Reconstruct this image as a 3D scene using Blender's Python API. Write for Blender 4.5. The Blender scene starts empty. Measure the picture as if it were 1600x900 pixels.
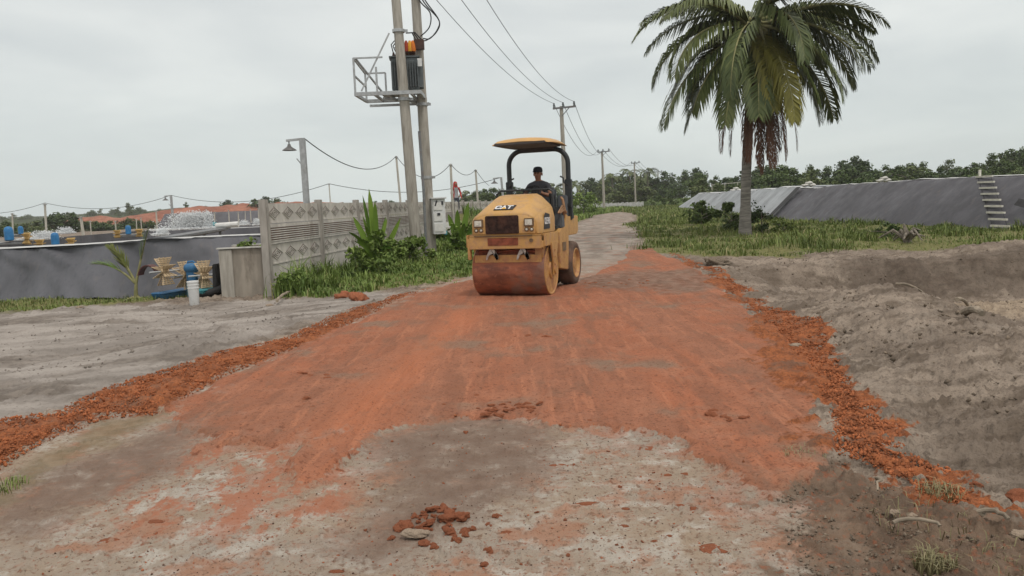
import bpy, bmesh, math, random
import numpy as np
from mathutils import Vector, Matrix
rng = np.random.default_rng(7); random.seed(7)
SC = bpy.context.scene; COL = SC.collection
PI = math.pi

# ------------------------------------------------------------------ camera
F = 1200.0; CAMZ = 1.58; PITCH = math.atan(132/1200.0); ROLL = 0.04
fw = Vector((0, math.cos(PITCH), -math.sin(PITCH)))
rt0 = Vector((1, 0, 0)); up0 = Vector((0, math.sin(PITCH), math.cos(PITCH)))
cX = math.cos(ROLL)*rt0 - math.sin(ROLL)*up0
cY = math.sin(ROLL)*rt0 + math.cos(ROLL)*up0
CAMP = Vector((0, 0, CAMZ))
def ray(px, py):
    px, py = float(px), float(py); return ((px-800)/F*cX - (py-450)/F*cY + fw)
def G(px, py, z=0.0):
    d = ray(px, py); t = (z-CAMZ)/d.z
    return CAMP + d*t
def D(px, py, dist):
    d = ray(px, py); return CAMP + d*(float(dist)/d.y)
cam = bpy.data.cameras.new('camera'); camo = bpy.data.objects.new('camera', cam); COL.objects.link(camo)
cam.sensor_width = 36; cam.lens = 36*F/1600; cam.clip_end = 5000; cam.clip_start = 0.05
M = Matrix((cX, cY, -fw)).transposed().to_4x4(); M.translation = CAMP
camo.matrix_world = M; SC.camera = camo

# ------------------------------------------------------------------ render settings
SC.view_settings.view_transform = 'Standard'; SC.view_settings.look = 'None'
SC.view_settings.exposure = 0.06
SC.view_settings.gamma = 1; SC.view_settings.use_curve_mapping = False
SC.cycles.use_denoising = True
SC.cycles.max_bounces = 5; SC.cycles.diffuse_bounces = 2; SC.cycles.glossy_bounces = 2
SC.cycles.transparent_max_bounces = 6; SC.cycles.volume_bounces = 1
SC.cycles.volume_max_steps = 64

# ------------------------------------------------------------------ world and sun
SUN_EL, SUN_AZ = math.radians(62), math.radians(150)   # azimuth from +Y towards +X: behind and to the right
w = bpy.data.worlds.new('World'); SC.world = w; w.use_nodes = True
nt = w.node_tree; N = nt.nodes; L = nt.links; N.clear()
out = N.new('ShaderNodeOutputWorld'); bg = N.new('ShaderNodeBackground'); L.new(bg.outputs[0], out.inputs[0])
sky = N.new('ShaderNodeTexSky'); sky.sky_type = 'NISHITA'; sky.sun_disc = False
sky.sun_elevation = SUN_EL; sky.sun_rotation = SUN_AZ; sky.dust_density = 4; sky.air_density = 1.5
tc = N.new('ShaderNodeTexCoord'); sep = N.new('ShaderNodeSeparateXYZ'); L.new(tc.outputs['Generated'], sep.inputs[0])
ramp = N.new('ShaderNodeValToRGB'); L.new(sep.outputs['Z'], ramp.inputs[0])
els = ramp.color_ramp.elements
# overcast cloud deck, written in units of the Background strength (0.1)
def c10(*c): return (c[0], c[1], c[2], 1)
els[0].position = 0.0; els[0].color = c10(.645, .712, .712)
els[1].position = 1.0; els[1].color = c10(1.0, .93, .87)
for p, c in ((.08, (.685, .745, .742)), (.17, (.73, .772, .765)), (.32, (.775, .80, .785)), (.6, (.86, .82, .775))):
    e = els.new(p); e.color = c10(*c)
# cloud shapes: flattened noise
mp = N.new('ShaderNodeMapping'); L.new(tc.outputs['Generated'], mp.inputs[0]); mp.inputs['Scale'].default_value = (1.4, 1.4, 5.0)
mp.inputs['Location'].default_value = (.3, .1, .55)
nz = N.new('ShaderNodeTexNoise'); L.new(mp.outputs[0], nz.inputs['Vector']); nz.inputs['Scale'].default_value = 2.1
nz.inputs['Detail'].default_value = 5; nz.inputs['Roughness'].default_value = .5; nz.inputs['Distortion'].default_value = .3
cr = N.new('ShaderNodeValToRGB'); L.new(nz.outputs['Fac'], cr.inputs[0])
cr.color_ramp.elements[0].position = .3; cr.color_ramp.elements[0].color = (.85, .86, .88, 1)
cr.color_ramp.elements[1].position = .68; cr.color_ramp.elements[1].color = (1.09, 1.075, 1.065, 1)
mul = N.new('ShaderNodeMix'); mul.data_type = 'RGBA'; mul.blend_type = 'MULTIPLY'; mul.inputs[0].default_value = 1
L.new(ramp.outputs[0], mul.inputs[6]); L.new(cr.outputs[0], mul.inputs[7])
sc10 = N.new('ShaderNodeVectorMath'); sc10.operation = 'SCALE'; sc10.inputs['Scale'].default_value = 10.0
L.new(mul.outputs[2], sc10.inputs[0])
mix = N.new('ShaderNodeMix'); mix.data_type = 'RGBA'; mix.inputs[0].default_value = .93
L.new(sky.outputs[0], mix.inputs[6]); L.new(sc10.outputs[0], mix.inputs[7])
L.new(mix.outputs[2], bg.inputs[0]); bg.inputs[1].default_value = 0.1
sun = bpy.data.lights.new('sun', 'SUN'); sun.energy = 1.25; sun.angle = math.radians(11); sun.color = (1, .965, .92)
so = bpy.data.objects.new('sun', sun); COL.objects.link(so)
sdir = Vector((math.sin(SUN_AZ)*math.cos(SUN_EL), math.cos(SUN_AZ)*math.cos(SUN_EL), math.sin(SUN_EL)))
so.rotation_euler = sdir.to_track_quat('Z', 'Y').to_euler(); so.location = (0, 0, 30)

# ------------------------------------------------------------------ object helpers
def tag(o, label=None, cat=None, group=None, kind=None):
    if label: o['label'] = label
    if cat: o['category'] = cat
    if group: o['group'] = group
    if kind: o['kind'] = kind
    return o
def thing(name, label, cat, loc=(0, 0, 0), rz=0.0, group=None):
    o = bpy.data.objects.new(name, None); COL.objects.link(o); o.empty_display_size = .2
    o.location = loc; o.rotation_euler = (0, 0, rz)
    return tag(o, label, cat, group)
def link(name, me, parent=None):
    o = bpy.data.objects.new(name, me); COL.objects.link(o)
    if parent is not None: o.parent = parent
    return o
def copy_tree(o, parent=None):
    c = o.copy(); COL.objects.link(c)
    if parent is not None: c.parent = parent
    for ch in list(o.children): copy_tree(ch, c)
    return c
def npmesh(name, V, faces_flat, sizes, smooth=False):
    """fast mesh from numpy: V (n,3), faces_flat indices, sizes per face"""
    me = bpy.data.meshes.new(name)
    V = np.asarray(V, np.float32); ff = np.asarray(faces_flat, np.int32); sz = np.asarray(sizes, np.int32)
    me.vertices.add(len(V)); me.vertices.foreach_set('co', V.ravel())
    me.loops.add(len(ff)); me.loops.foreach_set('vertex_index', ff)
    me.polygons.add(len(sz)); st = np.concatenate(([0], np.cumsum(sz)[:-1])).astype(np.int32)
    me.polygons.foreach_set('loop_start', st); me.polygons.foreach_set('loop_total', sz)
    if smooth: me.polygons.foreach_set('use_smooth', np.ones(len(sz), bool))
    me.update(calc_edges=True); me.validate()
    return me
def fattr(me, name, arr):
    a = me.attributes.new(name, 'FLOAT', 'POINT'); a.data.foreach_set('value', np.asarray(arr, np.float32))

class MB:
    """collects shapes into one mesh"""
    def __init__(s): s.v = []; s.f = []; s.m = []
    def add(s, vs, fs, mi=0):
        b = len(s.v); s.v += [tuple(v) for v in vs]; s.f += [tuple(i+b for i in f) for f in fs]; s.m += [mi]*len(fs); return s
    def box(s, c, d, R=None, mi=0, taper=1.0):
        x, y, z = d[0]/2, d[1]/2, d[2]/2
        P = [Vector((sx*x*(taper if sz > 0 else 1), sy*y*(taper if sz > 0 else 1), sz*z)) for sz in (-1, 1) for sx, sy in ((-1, -1), (1, -1), (1, 1), (-1, 1))]
        if R is not None: P = [R @ p for p in P]
        c = Vector(c)
        return s.add([p+c for p in P], [(3, 2, 1, 0), (4, 5, 6, 7), (0, 1, 5, 4), (1, 2, 6, 5), (2, 3, 7, 6), (3, 0, 4, 7)], mi)
    def bar(s, a, b, wd, ht=None, mi=0, up=(0, 0, 1)):
        a, b = Vector(a), Vector(b); d = b-a; ln = d.length
        z = d.normalized(); x = Vector(up).cross(z)
        if x.length < 1e-4: x = Vector((1, 0, 0))
        x.normalize(); y = z.cross(x)
        R = Matrix((x, y, z)).transposed()
        return s.box((a+b)/2, (wd, ht or wd, ln), R, mi)
    def tube(s, pts, r, n=8, caps=True, mi=0):
        pts = [Vector(p) for p in pts]; k = len(pts)
        rs = r if hasattr(r, '__len__') else [r]*k
        vs = []; fs = []; prev = None
        for i, p in enumerate(pts):
            t = (pts[min(i+1, k-1)]-pts[max(i-1, 0)]).normalized()
            if prev is None:
                x = t.orthogonal().normalized()
            else:
                x = prev - t*prev.dot(t)
                x = x.normalized() if x.length > 1e-6 else t.orthogonal().normalized()
            prev = x; y = t.cross(x)
            for j in range(n):
                a = 2*PI*j/n; vs.append(p + (x*math.cos(a)+y*math.sin(a))*rs[i])
        for i in range(k-1):
            for j in range(n):
                fs.append((i*n+j, i*n+(j+1) % n, (i+1)*n+(j+1) % n, (i+1)*n+j))
        if caps: fs.append(tuple(reversed(range(n)))); fs.append(tuple((k-1)*n+j for j in range(n)))
        return s.add(vs, fs, mi)
    def cyl(s, a, b, r0, r1=None, n=16, mi=0): return s.tube([a, b], [r0, r0 if r1 is None else r1], n, True, mi)
    def lathe(s, prof, c=(0, 0, 0), axis='Z', n=24, mi=0, closed=False):
        """prof: list of (radius, height)"""
        vs = []; fs = []; k = len(prof); c = Vector(c)
        for r, h in prof:
            for j in range(n):
                a = 2*PI*j/n; u, v = r*math.cos(a), r*math.sin(a)
                p = (u, v, h) if axis == 'Z' else ((h, u, v) if axis == 'X' else (v, h, u))
                vs.append(c+Vector(p))
        for i in range(k-1):
            for j in range(n):
                fs.append((i*n+j, i*n+(j+1) % n, (i+1)*n+(j+1) % n, (i+1)*n+j))
        if closed:
            for j in range(n): fs.append(((k-1)*n+j, (k-1)*n+(j+1) % n, (j+1) % n, j))
        else: fs.append(tuple(reversed(range(n)))); fs.append(tuple((k-1)*n+j for j in range(n)))
        return s.add(vs, fs, mi)
    def ball(s, c, r, n=10, m=6, mi=0):
        r = r if hasattr(r, '__len__') else (r, r, r); c = Vector(c)
        vs = [c+Vector((0, 0, -r[2]))]; fs = []
        for i in range(1, m):
            t = -PI/2+PI*i/m
            for j in range(n):
                a = 2*PI*j/n; vs.append(c+Vector((r[0]*math.cos(t)*math.cos(a), r[1]*math.cos(t)*math.sin(a), r[2]*math.sin(t))))
        vs.append(c+Vector((0, 0, r[2]))); top = len(vs)-1
        for j in range(n):
            fs.append((0, 1+(j+1) % n, 1+j)); fs.append((top, top-n+j, top-n+(j+1) % n))
        for i in range(m-2):
            for j in range(n): fs.append((1+i*n+j, 1+i*n+(j+1) % n, 1+(i+1)*n+(j+1) % n, 1+(i+1)*n+j))
        return s.add(vs, fs, mi)
    def prism(s, poly, h, mtx=None, mi=0):
        """poly: 2-D outline (ccw) extruded along +z by h, then mtx"""
        k = len(poly); vs = [Vector((p[0], p[1], 0)) for p in poly]+[Vector((p[0], p[1], h)) for p in poly]
        if mtx is not None: vs = [mtx @ v for v in vs]
        fs = [tuple(reversed(range(k))), tuple(range(k, 2*k))]+[(i, (i+1) % k, k+(i+1) % k, k+i) for i in range(k)]
        return s.add(vs, fs, mi)
    def build(s, name, mats, parent=None, smooth=False, bevel=0.0, seg=2, angle=40):
        me = bpy.data.meshes.new(name); me.from_pydata(s.v, [], s.f)
        mats = mats if isinstance(mats, (list, tuple)) else [mats]
        for m in mats: me.materials.append(m)
        if len(mats) > 1: me.polygons.foreach_set('material_index', s.m)
        if bevel or smooth:
            bm = bmesh.new(); bm.from_mesh(me)
            bmesh.ops.recalc_face_normals(bm, faces=bm.faces)
            if bevel:
                es = [e for e in bm.edges if len(e.link_faces) == 2 and e.calc_face_angle(0) > math.radians(30)]
                bmesh.ops.bevel(bm, geom=es, offset=bevel, segments=seg, affect='EDGES', clamp_overlap=True)
            bm.to_mesh(me); bm.free()
        if smooth or bevel:
            me.polygons.foreach_set('use_smooth', [True]*len(me.polygons))
            try: me.set_sharp_from_angle(angle=math.radians(angle))
            except Exception: pass
        me.update()
        return link(name, me, parent)
def R3(x=0, y=0, z=0):
    return Matrix.Rotation(z, 3, 'Z') @ Matrix.Rotation(y, 3, 'Y') @ Matrix.Rotation(x, 3, 'X')

# ------------------------------------------------------------------ numpy noise
def _h(ix, iy, seed):
    n = (ix.astype(np.int64)*374761393 + iy.astype(np.int64)*668265263 + seed*1442695041) & 0xffffffff
    n = ((n ^ (n >> 13))*1274126177) & 0xffffffff
    return ((n ^ (n >> 16)) & 0xffff)/65535.0
def vnoise(x, y, seed=0):
    ix = np.floor(x); iy = np.floor(y); fx = x-ix; fy = y-iy
    fx = fx*fx*fx*(fx*(fx*6-15)+10); fy = fy*fy*fy*(fy*(fy*6-15)+10)
    ix = ix.astype(np.int64); iy = iy.astype(np.int64)
    a = _h(ix, iy, seed); b = _h(ix+1, iy, seed); c = _h(ix, iy+1, seed); d = _h(ix+1, iy+1, seed)
    return (a*(1-fx)+b*fx)*(1-fy)+(c*(1-fx)+d*fx)*fy
def fbm(x, y, scale=1.0, octv=4, seed=0, gain=.5):
    """-0.5..0.5"""
    s = 0; amp = 1; tot = 0; x = x*scale; y = y*scale
    for i in range(octv):
        s = s+amp*(vnoise(x+i*17.3, y-i*9.7, seed+i*31)-.5); tot += amp; amp *= gain; x = x*2.03; y = y*2.03
    return s/tot
def sstep(a, b, x):
    t = np.clip((x-a)/(b-a), 0, 1); return t*t*(3-2*t)
def polysd(x, y, poly):
    """signed distance to a polygon in metres, positive inside"""
    x = np.asarray(x, float); y = np.asarray(y, float)
    d2 = np.full(x.shape, 1e18); ins = np.zeros(x.shape, bool); n = len(poly)
    for i in range(n):
        ax, ay = poly[i]; bx, by = poly[(i+1) % n]
        ex, ey = bx-ax, by-ay; L2 = ex*ex+ey*ey+1e-12
        t = np.clip(((x-ax)*ex+(y-ay)*ey)/L2, 0, 1)
        d2 = np.minimum(d2, (x-ax-t*ex)**2+(y-ay-t*ey)**2)
        c = ((ay > y) != (by > y)) & (x < (bx-ax)*(y-ay)/((by-ay) if abs(by-ay) > 1e-12 else 1e-12)+ax)
        ins ^= c
    return np.where(ins, 1, -1)*np.sqrt(d2)
def PX(pts, z=0.0):
    r = []
    for p in pts:
        q = G(p[0], p[1], z); r.append((q.x, q.y))
    return r
# ------------------------------------------------------------------ materials
class NB:
    """tiny node-graph writer"""
    def __init__(s, name, rough=.8, metal=0.0, spec=.3):
        s.m = bpy.data.materials.new(name); s.m.use_nodes = True; s.t = s.m.node_tree; s.t.nodes.clear()
        s.o = s.t.nodes.new('ShaderNodeOutputMaterial'); s.b = s.t.nodes.new('ShaderNodeBsdfPrincipled')
        s.t.links.new(s.b.outputs[0], s.o.inputs[0])
        s.b.inputs['Roughness'].default_value = rough; s.b.inputs['Metallic'].default_value = metal
        s.b.inputs['Specular IOR Level'].default_value = spec
        s.co = s.t.nodes.new('ShaderNodeTexCoord').outputs['Object']
    def n(s, t): return s.t.nodes.new(t)
    def l(s, a, b): s.t.links.new(a, b)
    def put(s, v, sock):
        if hasattr(v, 'is_output') or hasattr(v, 'links'): s.l(v, sock)
        elif isinstance(v, (tuple, list)) and len(v) == 3 and sock.type == 'RGBA': sock.default_value = (*v, 1)
        else: sock.default_value = v
    def attr(s, name):
        a = s.n('ShaderNodeAttribute'); a.attribute_name = name; return a.outputs['Fac']
    def noise(s, scale, detail=4, rough=.55, stretch=None, dist=0.0, co=None):
        t = s.n('ShaderNodeTexNoise'); t.inputs['Scale'].default_value = scale; t.inputs['Detail'].default_value = detail
        t.inputs['Roughness'].default_value = rough; t.inputs['Distortion'].default_value = dist
        c = co or s.co
        if stretch:
            mp = s.n('ShaderNodeMapping'); mp.inputs['Scale'].default_value = stretch[:3]
            if len(stretch) > 3: mp.inputs['Rotation'].default_value = (0, 0, stretch[3])
            s.l(c, mp.inputs[0]); c = mp.outputs[0]
        s.l(c, t.inputs['Vector']); return t.outputs['Fac']
    def math(s, op, a, b=0.0, clamp=False):
        t = s.n('ShaderNodeMath'); t.operation = op; t.use_clamp = clamp; s.put(a, t.inputs[0]); s.put(b, t.inputs[1]); return t.outputs[0]
    def mr(s, v, a, b, c=0.0, d=1.0, smooth=True):
        t = s.n('ShaderNodeMapRange'); t.interpolation_type = 'SMOOTHSTEP' if smooth else 'LINEAR'
        s.put(v, t.inputs[0]); t.inputs[1].default_value = a; t.inputs[2].default_value = b; t.inputs[3].default_value = c; t.inputs[4].default_value = d
        return t.outputs[0]
    def mix(s, f, a, b, mode='MIX'):
        t = s.n('ShaderNodeMix'); t.data_type = 'RGBA'; t.blend_type = mode
        s.put(f, t.inputs[0]); s.put(a, t.inputs[6]); s.put(b, t.inputs[7]); return t.outputs[2]
    def color(s, c): s.put(c, s.b.inputs['Base Color']); return s
    def rough(s, v): s.put(v, s.b.inputs['Roughness']); return s
    def bump(s, h, strength=.5, dist=.02, prev=None):
        t = s.n('ShaderNodeBump'); t.inputs['Strength'].default_value = strength; t.inputs['Distance'].default_value = dist
        s.l(h, t.inputs['Height'])
        if prev is not None: s.l(prev, t.inputs['Normal'])
        s.l(t.outputs[0], s.b.inputs['Normal']); return t.outputs[0]
def simple(name, c, rough=.7, metal=0.0, var=.25, scale=6.0, dirt=None, dirtamt=.5, bump=.0, spec=.3, stretch=None):
    b = NB(name, rough, metal, spec)
    n1 = b.noise(scale, 5, .6, stretch)
    dk = tuple(x*(1-var) for x in c); lt = tuple(min(1, x*(1+var)) for x in c)
    col = b.mix(b.mr(n1, .3, .7), dk, lt)
    if dirt:
        n2 = b.noise(scale*.45, 7, .65, stretch)
        col = b.mix(b.mr(n2, .5, .68, 0, dirtamt), col, dirt)
    b.color(col)
    if bump: b.bump(b.noise(scale*6, 4, .6), bump, .01)
    return b.m
MUD = (.27, .085, .045)
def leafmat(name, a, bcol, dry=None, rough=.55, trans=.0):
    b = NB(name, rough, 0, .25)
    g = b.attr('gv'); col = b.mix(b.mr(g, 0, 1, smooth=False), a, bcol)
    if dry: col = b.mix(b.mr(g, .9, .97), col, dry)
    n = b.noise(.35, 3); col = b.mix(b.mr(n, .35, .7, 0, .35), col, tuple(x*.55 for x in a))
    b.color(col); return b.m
MT = {}
MT['grass'] = leafmat('grass_blades', (.09, .135, .028), (.24, .285, .08), (.42, .36, .19))
MT['grass_left'] = leafmat('weed_blades', (.09, .155, .028), (.25, .33, .085), (.30, .28, .12))
MT['grass_dry'] = leafmat('dry_grass_blades', (.19, .18, .085), (.30, .26, .14), (.42, .35, .2))
MT['leaf_dark'] = leafmat('tree_leaves_dark', (.034, .06, .02), (.075, .12, .032))
MT['leaf_mid'] = leafmat('tree_leaves_mid', (.05, .085, .022), (.115, .165, .045))
MT['leaf_pale'] = leafmat('tree_leaves_pale', (.075, .105, .035), (.15, .185, .065))
MT['strap'] = leafmat('strap_leaves', (.075, .16, .018), (.23, .34, .05))
MT['frond'] = leafmat('palm_leaflets', (.052, .078, .024), (.19, .215, .075), None, .42)
MT['frond_yel'] = leafmat('palm_leaflets_yellow', (.10, .10, .02), (.24, .22, .045), None, .45)
MT['frond_brown'] = leafmat('palm_leaflets_dead', (.10, .045, .028), (.19, .095, .055))
MT['seedling'] = leafmat('seedling_leaflets', (.10, .13, .03), (.24, .25, .06), (.40, .19, .05))
MT['trunk'] = simple('bark', (.19, .165, .135), .9, var=.4, scale=8, bump=.4)
MT['concrete'] = simple('pole_concrete', (.37, .345, .30), .85, var=.16, scale=5, dirt=(.17, .15, .12), dirtamt=.6, bump=.15, stretch=(3, 3, .4))
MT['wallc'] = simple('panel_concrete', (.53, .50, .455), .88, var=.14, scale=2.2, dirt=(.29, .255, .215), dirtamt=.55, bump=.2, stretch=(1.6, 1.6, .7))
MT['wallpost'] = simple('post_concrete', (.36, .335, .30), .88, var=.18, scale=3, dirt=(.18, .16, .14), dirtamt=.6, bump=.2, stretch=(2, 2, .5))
MT['wallshade'] = simple('shaded_concrete', (.21, .18, .16), .92, var=.3, scale=7)  # darker tone paints shade into the diamond recesses of the panels
MT['wallred'] = simple('dark_red_slot', (.20, .115, .085), .92, var=.4, scale=5)  # dark reddish strips between the louvre slats
MT['tankc'] = simple('stained_concrete', (.30, .265, .22), .9, var=.2, scale=2.2, dirt=(.11, .092, .07), dirtamt=.85, bump=.2, stretch=(2.2, 2.2, .5))
MT['galv'] = simple('galvanised_steel', (.42, .43, .43), .5, .55, var=.15, scale=9, dirt=(.24, .22, .2), dirtamt=.4)
MT['tank'] = simple('transformer_paint', (.115, .132, .136), .5, var=.15, scale=5, dirt=(.12, .12, .11), dirtamt=.3)
MT['black'] = simple('black_rubber', (.022, .022, .023), .6, var=.25, scale=12)
MT['cable'] = simple('cable_black', (.03, .032, .034), .6, var=.2, scale=4)
MT['orange'] = simple('orange_boot', (.62, .17, .02), .5, var=.15)
MT['yellowboot'] = simple('yellow_boot', (.72, .36, .03), .5, var=.15)
MT['redboot'] = simple('red_boot', (.33, .045, .02), .5, var=.15)
MT['brownins'] = simple('brown_insulator', (.07, .035, .025), .3, var=.2)
MT['whitebox'] = simple('white_enamel', (.66, .67, .66), .5, var=.08, scale=5, dirt=(.33, .31, .27), dirtamt=.5)
MT['whitepaint'] = simple('white_paint', (.68, .68, .65), .6, var=.1, scale=4, dirt=(.4, .38, .33), dirtamt=.4)
MT['greypaint'] = simple('grey_paint', (.17, .18, .185), .6, var=.2, scale=5, dirt=(.2, .12, .09), dirtamt=.4)
MT['blue'] = simple('blue_plastic', (.04, .15, .30), .45, var=.2, scale=4, dirt=(.12, .17, .22), dirtamt=.4)
MT['blue_b'] = simple('bright_blue_plastic', (.03, .17, .38), .45, var=.2, scale=4)
MT['teal'] = simple('teal_plastic', (.07, .30, .34), .5, var=.2, scale=4, dirt=(.16, .2, .2), dirtamt=.4)
MT['tealdull'] = simple('dull_teal_plastic', (.10, .19, .22), .6, var=.2, scale=4, dirt=(.14, .15, .14), dirtamt=.4)
MT['paddle'] = simple('cream_plastic', (.52, .40, .25), .6, var=.2, scale=8, dirt=(.2, .13, .08), dirtamt=.6)
MT['paddleyel'] = simple('yellow_plastic', (.50, .34, .13), .6, var=.2, scale=8)
MT['maroon'] = simple('maroon_plastic', (.10, .035, .03), .5, var=.2)
MT['bamboo'] = simple('weathered_pole', (.46, .44, .38), .8, var=.2, scale=3, stretch=(3, 3, .5))
MT['wood'] = simple('bleached_wood', (.27, .225, .17), .9, var=.3, scale=10, bump=.3)
MT['rung'] = simple('white_rung', (.68, .66, .58), .7, var=.12, scale=6)
MT['sack'] = simple('white_sacking', (.52, .51, .47), .85, var=.15, scale=6, bump=.3)
MT['stone'] = simple('pale_stone', (.30, .235, .175), .9, var=.3, scale=9, bump=.4)
MT['coconut'] = simple('coconut_husk', (.11, .12, .03), .6, var=.3, scale=5)
# liners
def linermat(name, c):
    b = NB(name, .55, 0, .3)
    n1 = b.noise(.5, 6, .6, (1, 1, .25)); n2 = b.noise(2.6, 5, .6, (1.0, 1.0, .3))
    col = b.mix(b.mr(n1, .3, .7), tuple(x*.74 for x in c), tuple(x*1.2 for x in c))
    col = b.mix(b.mr(n2, .56, .74, 0, .5), col, (.17, .155, .15))
    col = b.mix(b.mr(b.noise(9, 4, .6, (1, 1, .12)), .56, .75, 0, .45), col, (.05, .055, .068))
    b.color(col); b.bump(b.noise(2.2, 4, .5, (1, 1, .35)), .5, .06)
    b.rough(b.mr(n2, .3, .7, .42, .65)); return b.m
MT['liner'] = linermat('pond_liner', (.085, .085, .096))
MT['liner_lit'] = linermat('pond_liner_lit', (.30, .32, .335))  # paler copy of the liner: light on the receding face put into its colour
MT['liner_l'] = linermat('pond_liner_grey', (.112, .115, .128))
MT['rim'] = simple('liner_rim', (.50, .51, .50), .6, var=.15, scale=2)
# roller
def rollerpaint():
    b = NB('yellow_paint', .42, 0, .45)
    n1 = b.noise(3.5, 5, .6); n2 = b.noise(7, 7, .65)
    col = b.mix(b.mr(n1, .3, .7), (.50, .285, .09), (.57, .335, .115))
    col = b.mix(b.mr(n2, .45, .66, 0, .7), col, (.43, .27, .15)); col = b.mix(b.mr(b.noise(19, 5, .65), .58, .7, 0, .55), col, (.26, .13, .07))
    sp = b.n('ShaderNodeSeparateXYZ'); b.l(b.co, sp.inputs[0])
    low = b.mr(sp.outputs[2], .5, 1.25, .55, 0.0)
    col = b.mix(b.math('MULTIPLY', low, b.mr(n2, .32, .62)), col, (.33, .115, .05))
    b.color(col); b.rough(b.mr(n2, .35, .7, .38, .75)); return b.m
MT['yellow'] = rollerpaint()
def drummat():
    b = NB('muddy_drum_steel', .6, 0, .35)
    n1 = b.noise(3.0, 8, .68, (.8, 2, 2)); n2 = b.noise(11, 6, .6)
    col = b.mix(b.mr(n1, .35, .65), (.15, .05, .03), (.34, .115, .06))
    col = b.mix(b.mr(n2, .58, .7, 0, .6), col, (.40, .16, .09))
    col = b.mix(b.mr(b.noise(1.4, 4, .5, (1.0, .8, .8)), .57, .66, 0, .55), col, (.20, .16, .13))
    b.color(col); b.bump(b.math('ADD', n1, n2), .6, .012); b.rough(b.mr(n1, .35, .65, .4, .85)); return b.m
MT['drum'] = drummat()
MT['tyre'] = simple('muddy_tyre', (.12, .08, .06), .9, var=.35, scale=5, dirt=(.24, .12, .08), dirtamt=.85, bump=.3)
MT['rops'] = simple('dark_grey_paint', (.035, .04, .043), .4, var=.15, scale=5, dirt=(.1, .08, .07), dirtamt=.3)
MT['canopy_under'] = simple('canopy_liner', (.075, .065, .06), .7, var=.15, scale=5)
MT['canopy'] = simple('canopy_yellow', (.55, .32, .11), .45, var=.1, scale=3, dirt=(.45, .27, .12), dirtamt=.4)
MT['grille'] = simple('grille_mesh', (.05, .026, .02), .8, var=.5, scale=14, dirt=(.14, .06, .04), dirtamt=.5)
MT['redmud'] = simple('red_mud', (.22, .065, .035), .85, var=.35, scale=9, bump=.4)
MT['lens'] = simple('lamp_glass', (.62, .60, .52), .15, var=.15, scale=20, spec=.6)
MT['bezel'] = simple('lamp_bezel', (.18, .12, .07), .5, var=.2)
MT['decal'] = simple('decal_black', (.035, .035, .04), .5, var=.1)
MT['decalwhite'] = simple('decal_white', (.75, .75, .74), .5, var=.05)
MT['decalyellow'] = simple('decal_yellow', (.75, .42, .05), .5, var=.05)
MT['seatgrey'] = simple('seat_vinyl', (.10, .11, .12), .6, var=.15, scale=6)
MT['silver'] = simple('bracket_steel', (.5, .48, .44), .45, .4, var=.2, scale=8, dirt=MUD, dirtamt=.5)
MT['hose'] = simple('dusty_hose', (.34, .20, .11), .7, var=.25, scale=9)
MT['skin'] = simple('skin', (.26, .125, .075), .55, var=.1, scale=10)
MT['shirt'] = simple('dark_cloth', (.055, .055, .062), .9, var=.2, scale=8)
MT['trouser'] = simple('trouser_cloth', (.06, .065, .085), .9, var=.2, scale=8)
MT['capcloth'] = simple('cap_cloth', (.018, .019, .022), .9, var=.2, scale=8)
MT['hair'] = simple('hair', (.012, .01, .009), .7)
MT['red_cloth'] = simple('red_cloth', (.42, .045, .04), .9, var=.2, scale=6)
MT['grey_cloth'] = simple('grey_cloth', (.33, .34, .35), .9, var=.15, scale=6)
MT['lampshade'] = simple('lamp_shade_enamel', (.13, .13, .125), .5, .2, var=.15)
def foam():
    b = NB('white_water', .6, 0, .3); b.color((.82, .85, .86)); return b.m
MT['foam'] = foam()
def watermat():
    b = NB('pond_water', .12, 0, .5); n = b.noise(.6, 3)
    b.color(b.mix(b.mr(n, .3, .7), (.06, .085, .075), (.09, .11, .095))); b.bump(b.noise(3, 4), .25, .05); return b.m
MT['water'] = watermat()
def claymat():
    b = NB('clay_clod', .95, 0, .15); n1 = b.noise(14, 6, .65); n2 = b.noise(45, 4, .6)
    col = b.mix(b.mr(n1, .3, .7), (.25, .085, .042), (.43, .165, .088))
    col = b.mix(b.mr(n2, .55, .7, 0, .35), col, (.2, .09, .06)); b.color(col)
    b.bump(b.math('ADD', n1, n2), .8, .01); return b.m
MT['clod'] = claymat()
def hillmat(name, a, c):
    b = NB(name, .95, 0, .1); n = b.noise(.12, 7, .65); n2 = b.noise(.5, 5, .6)
    b.color(b.mix(b.mr(n2, .35, .65, 0, .5), b.mix(b.mr(n, .35, .65), a, c), tuple(x*.5 for x in a))); b.bump(n2, .8, 1.0); return b.m
MT['hill'] = hillmat('hill_forest', (.035, .055, .025), (.065, .085, .04))
MT['redearth'] = hillmat('red_earth', (.30, .125, .085), (.40, .18, .12))
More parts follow.
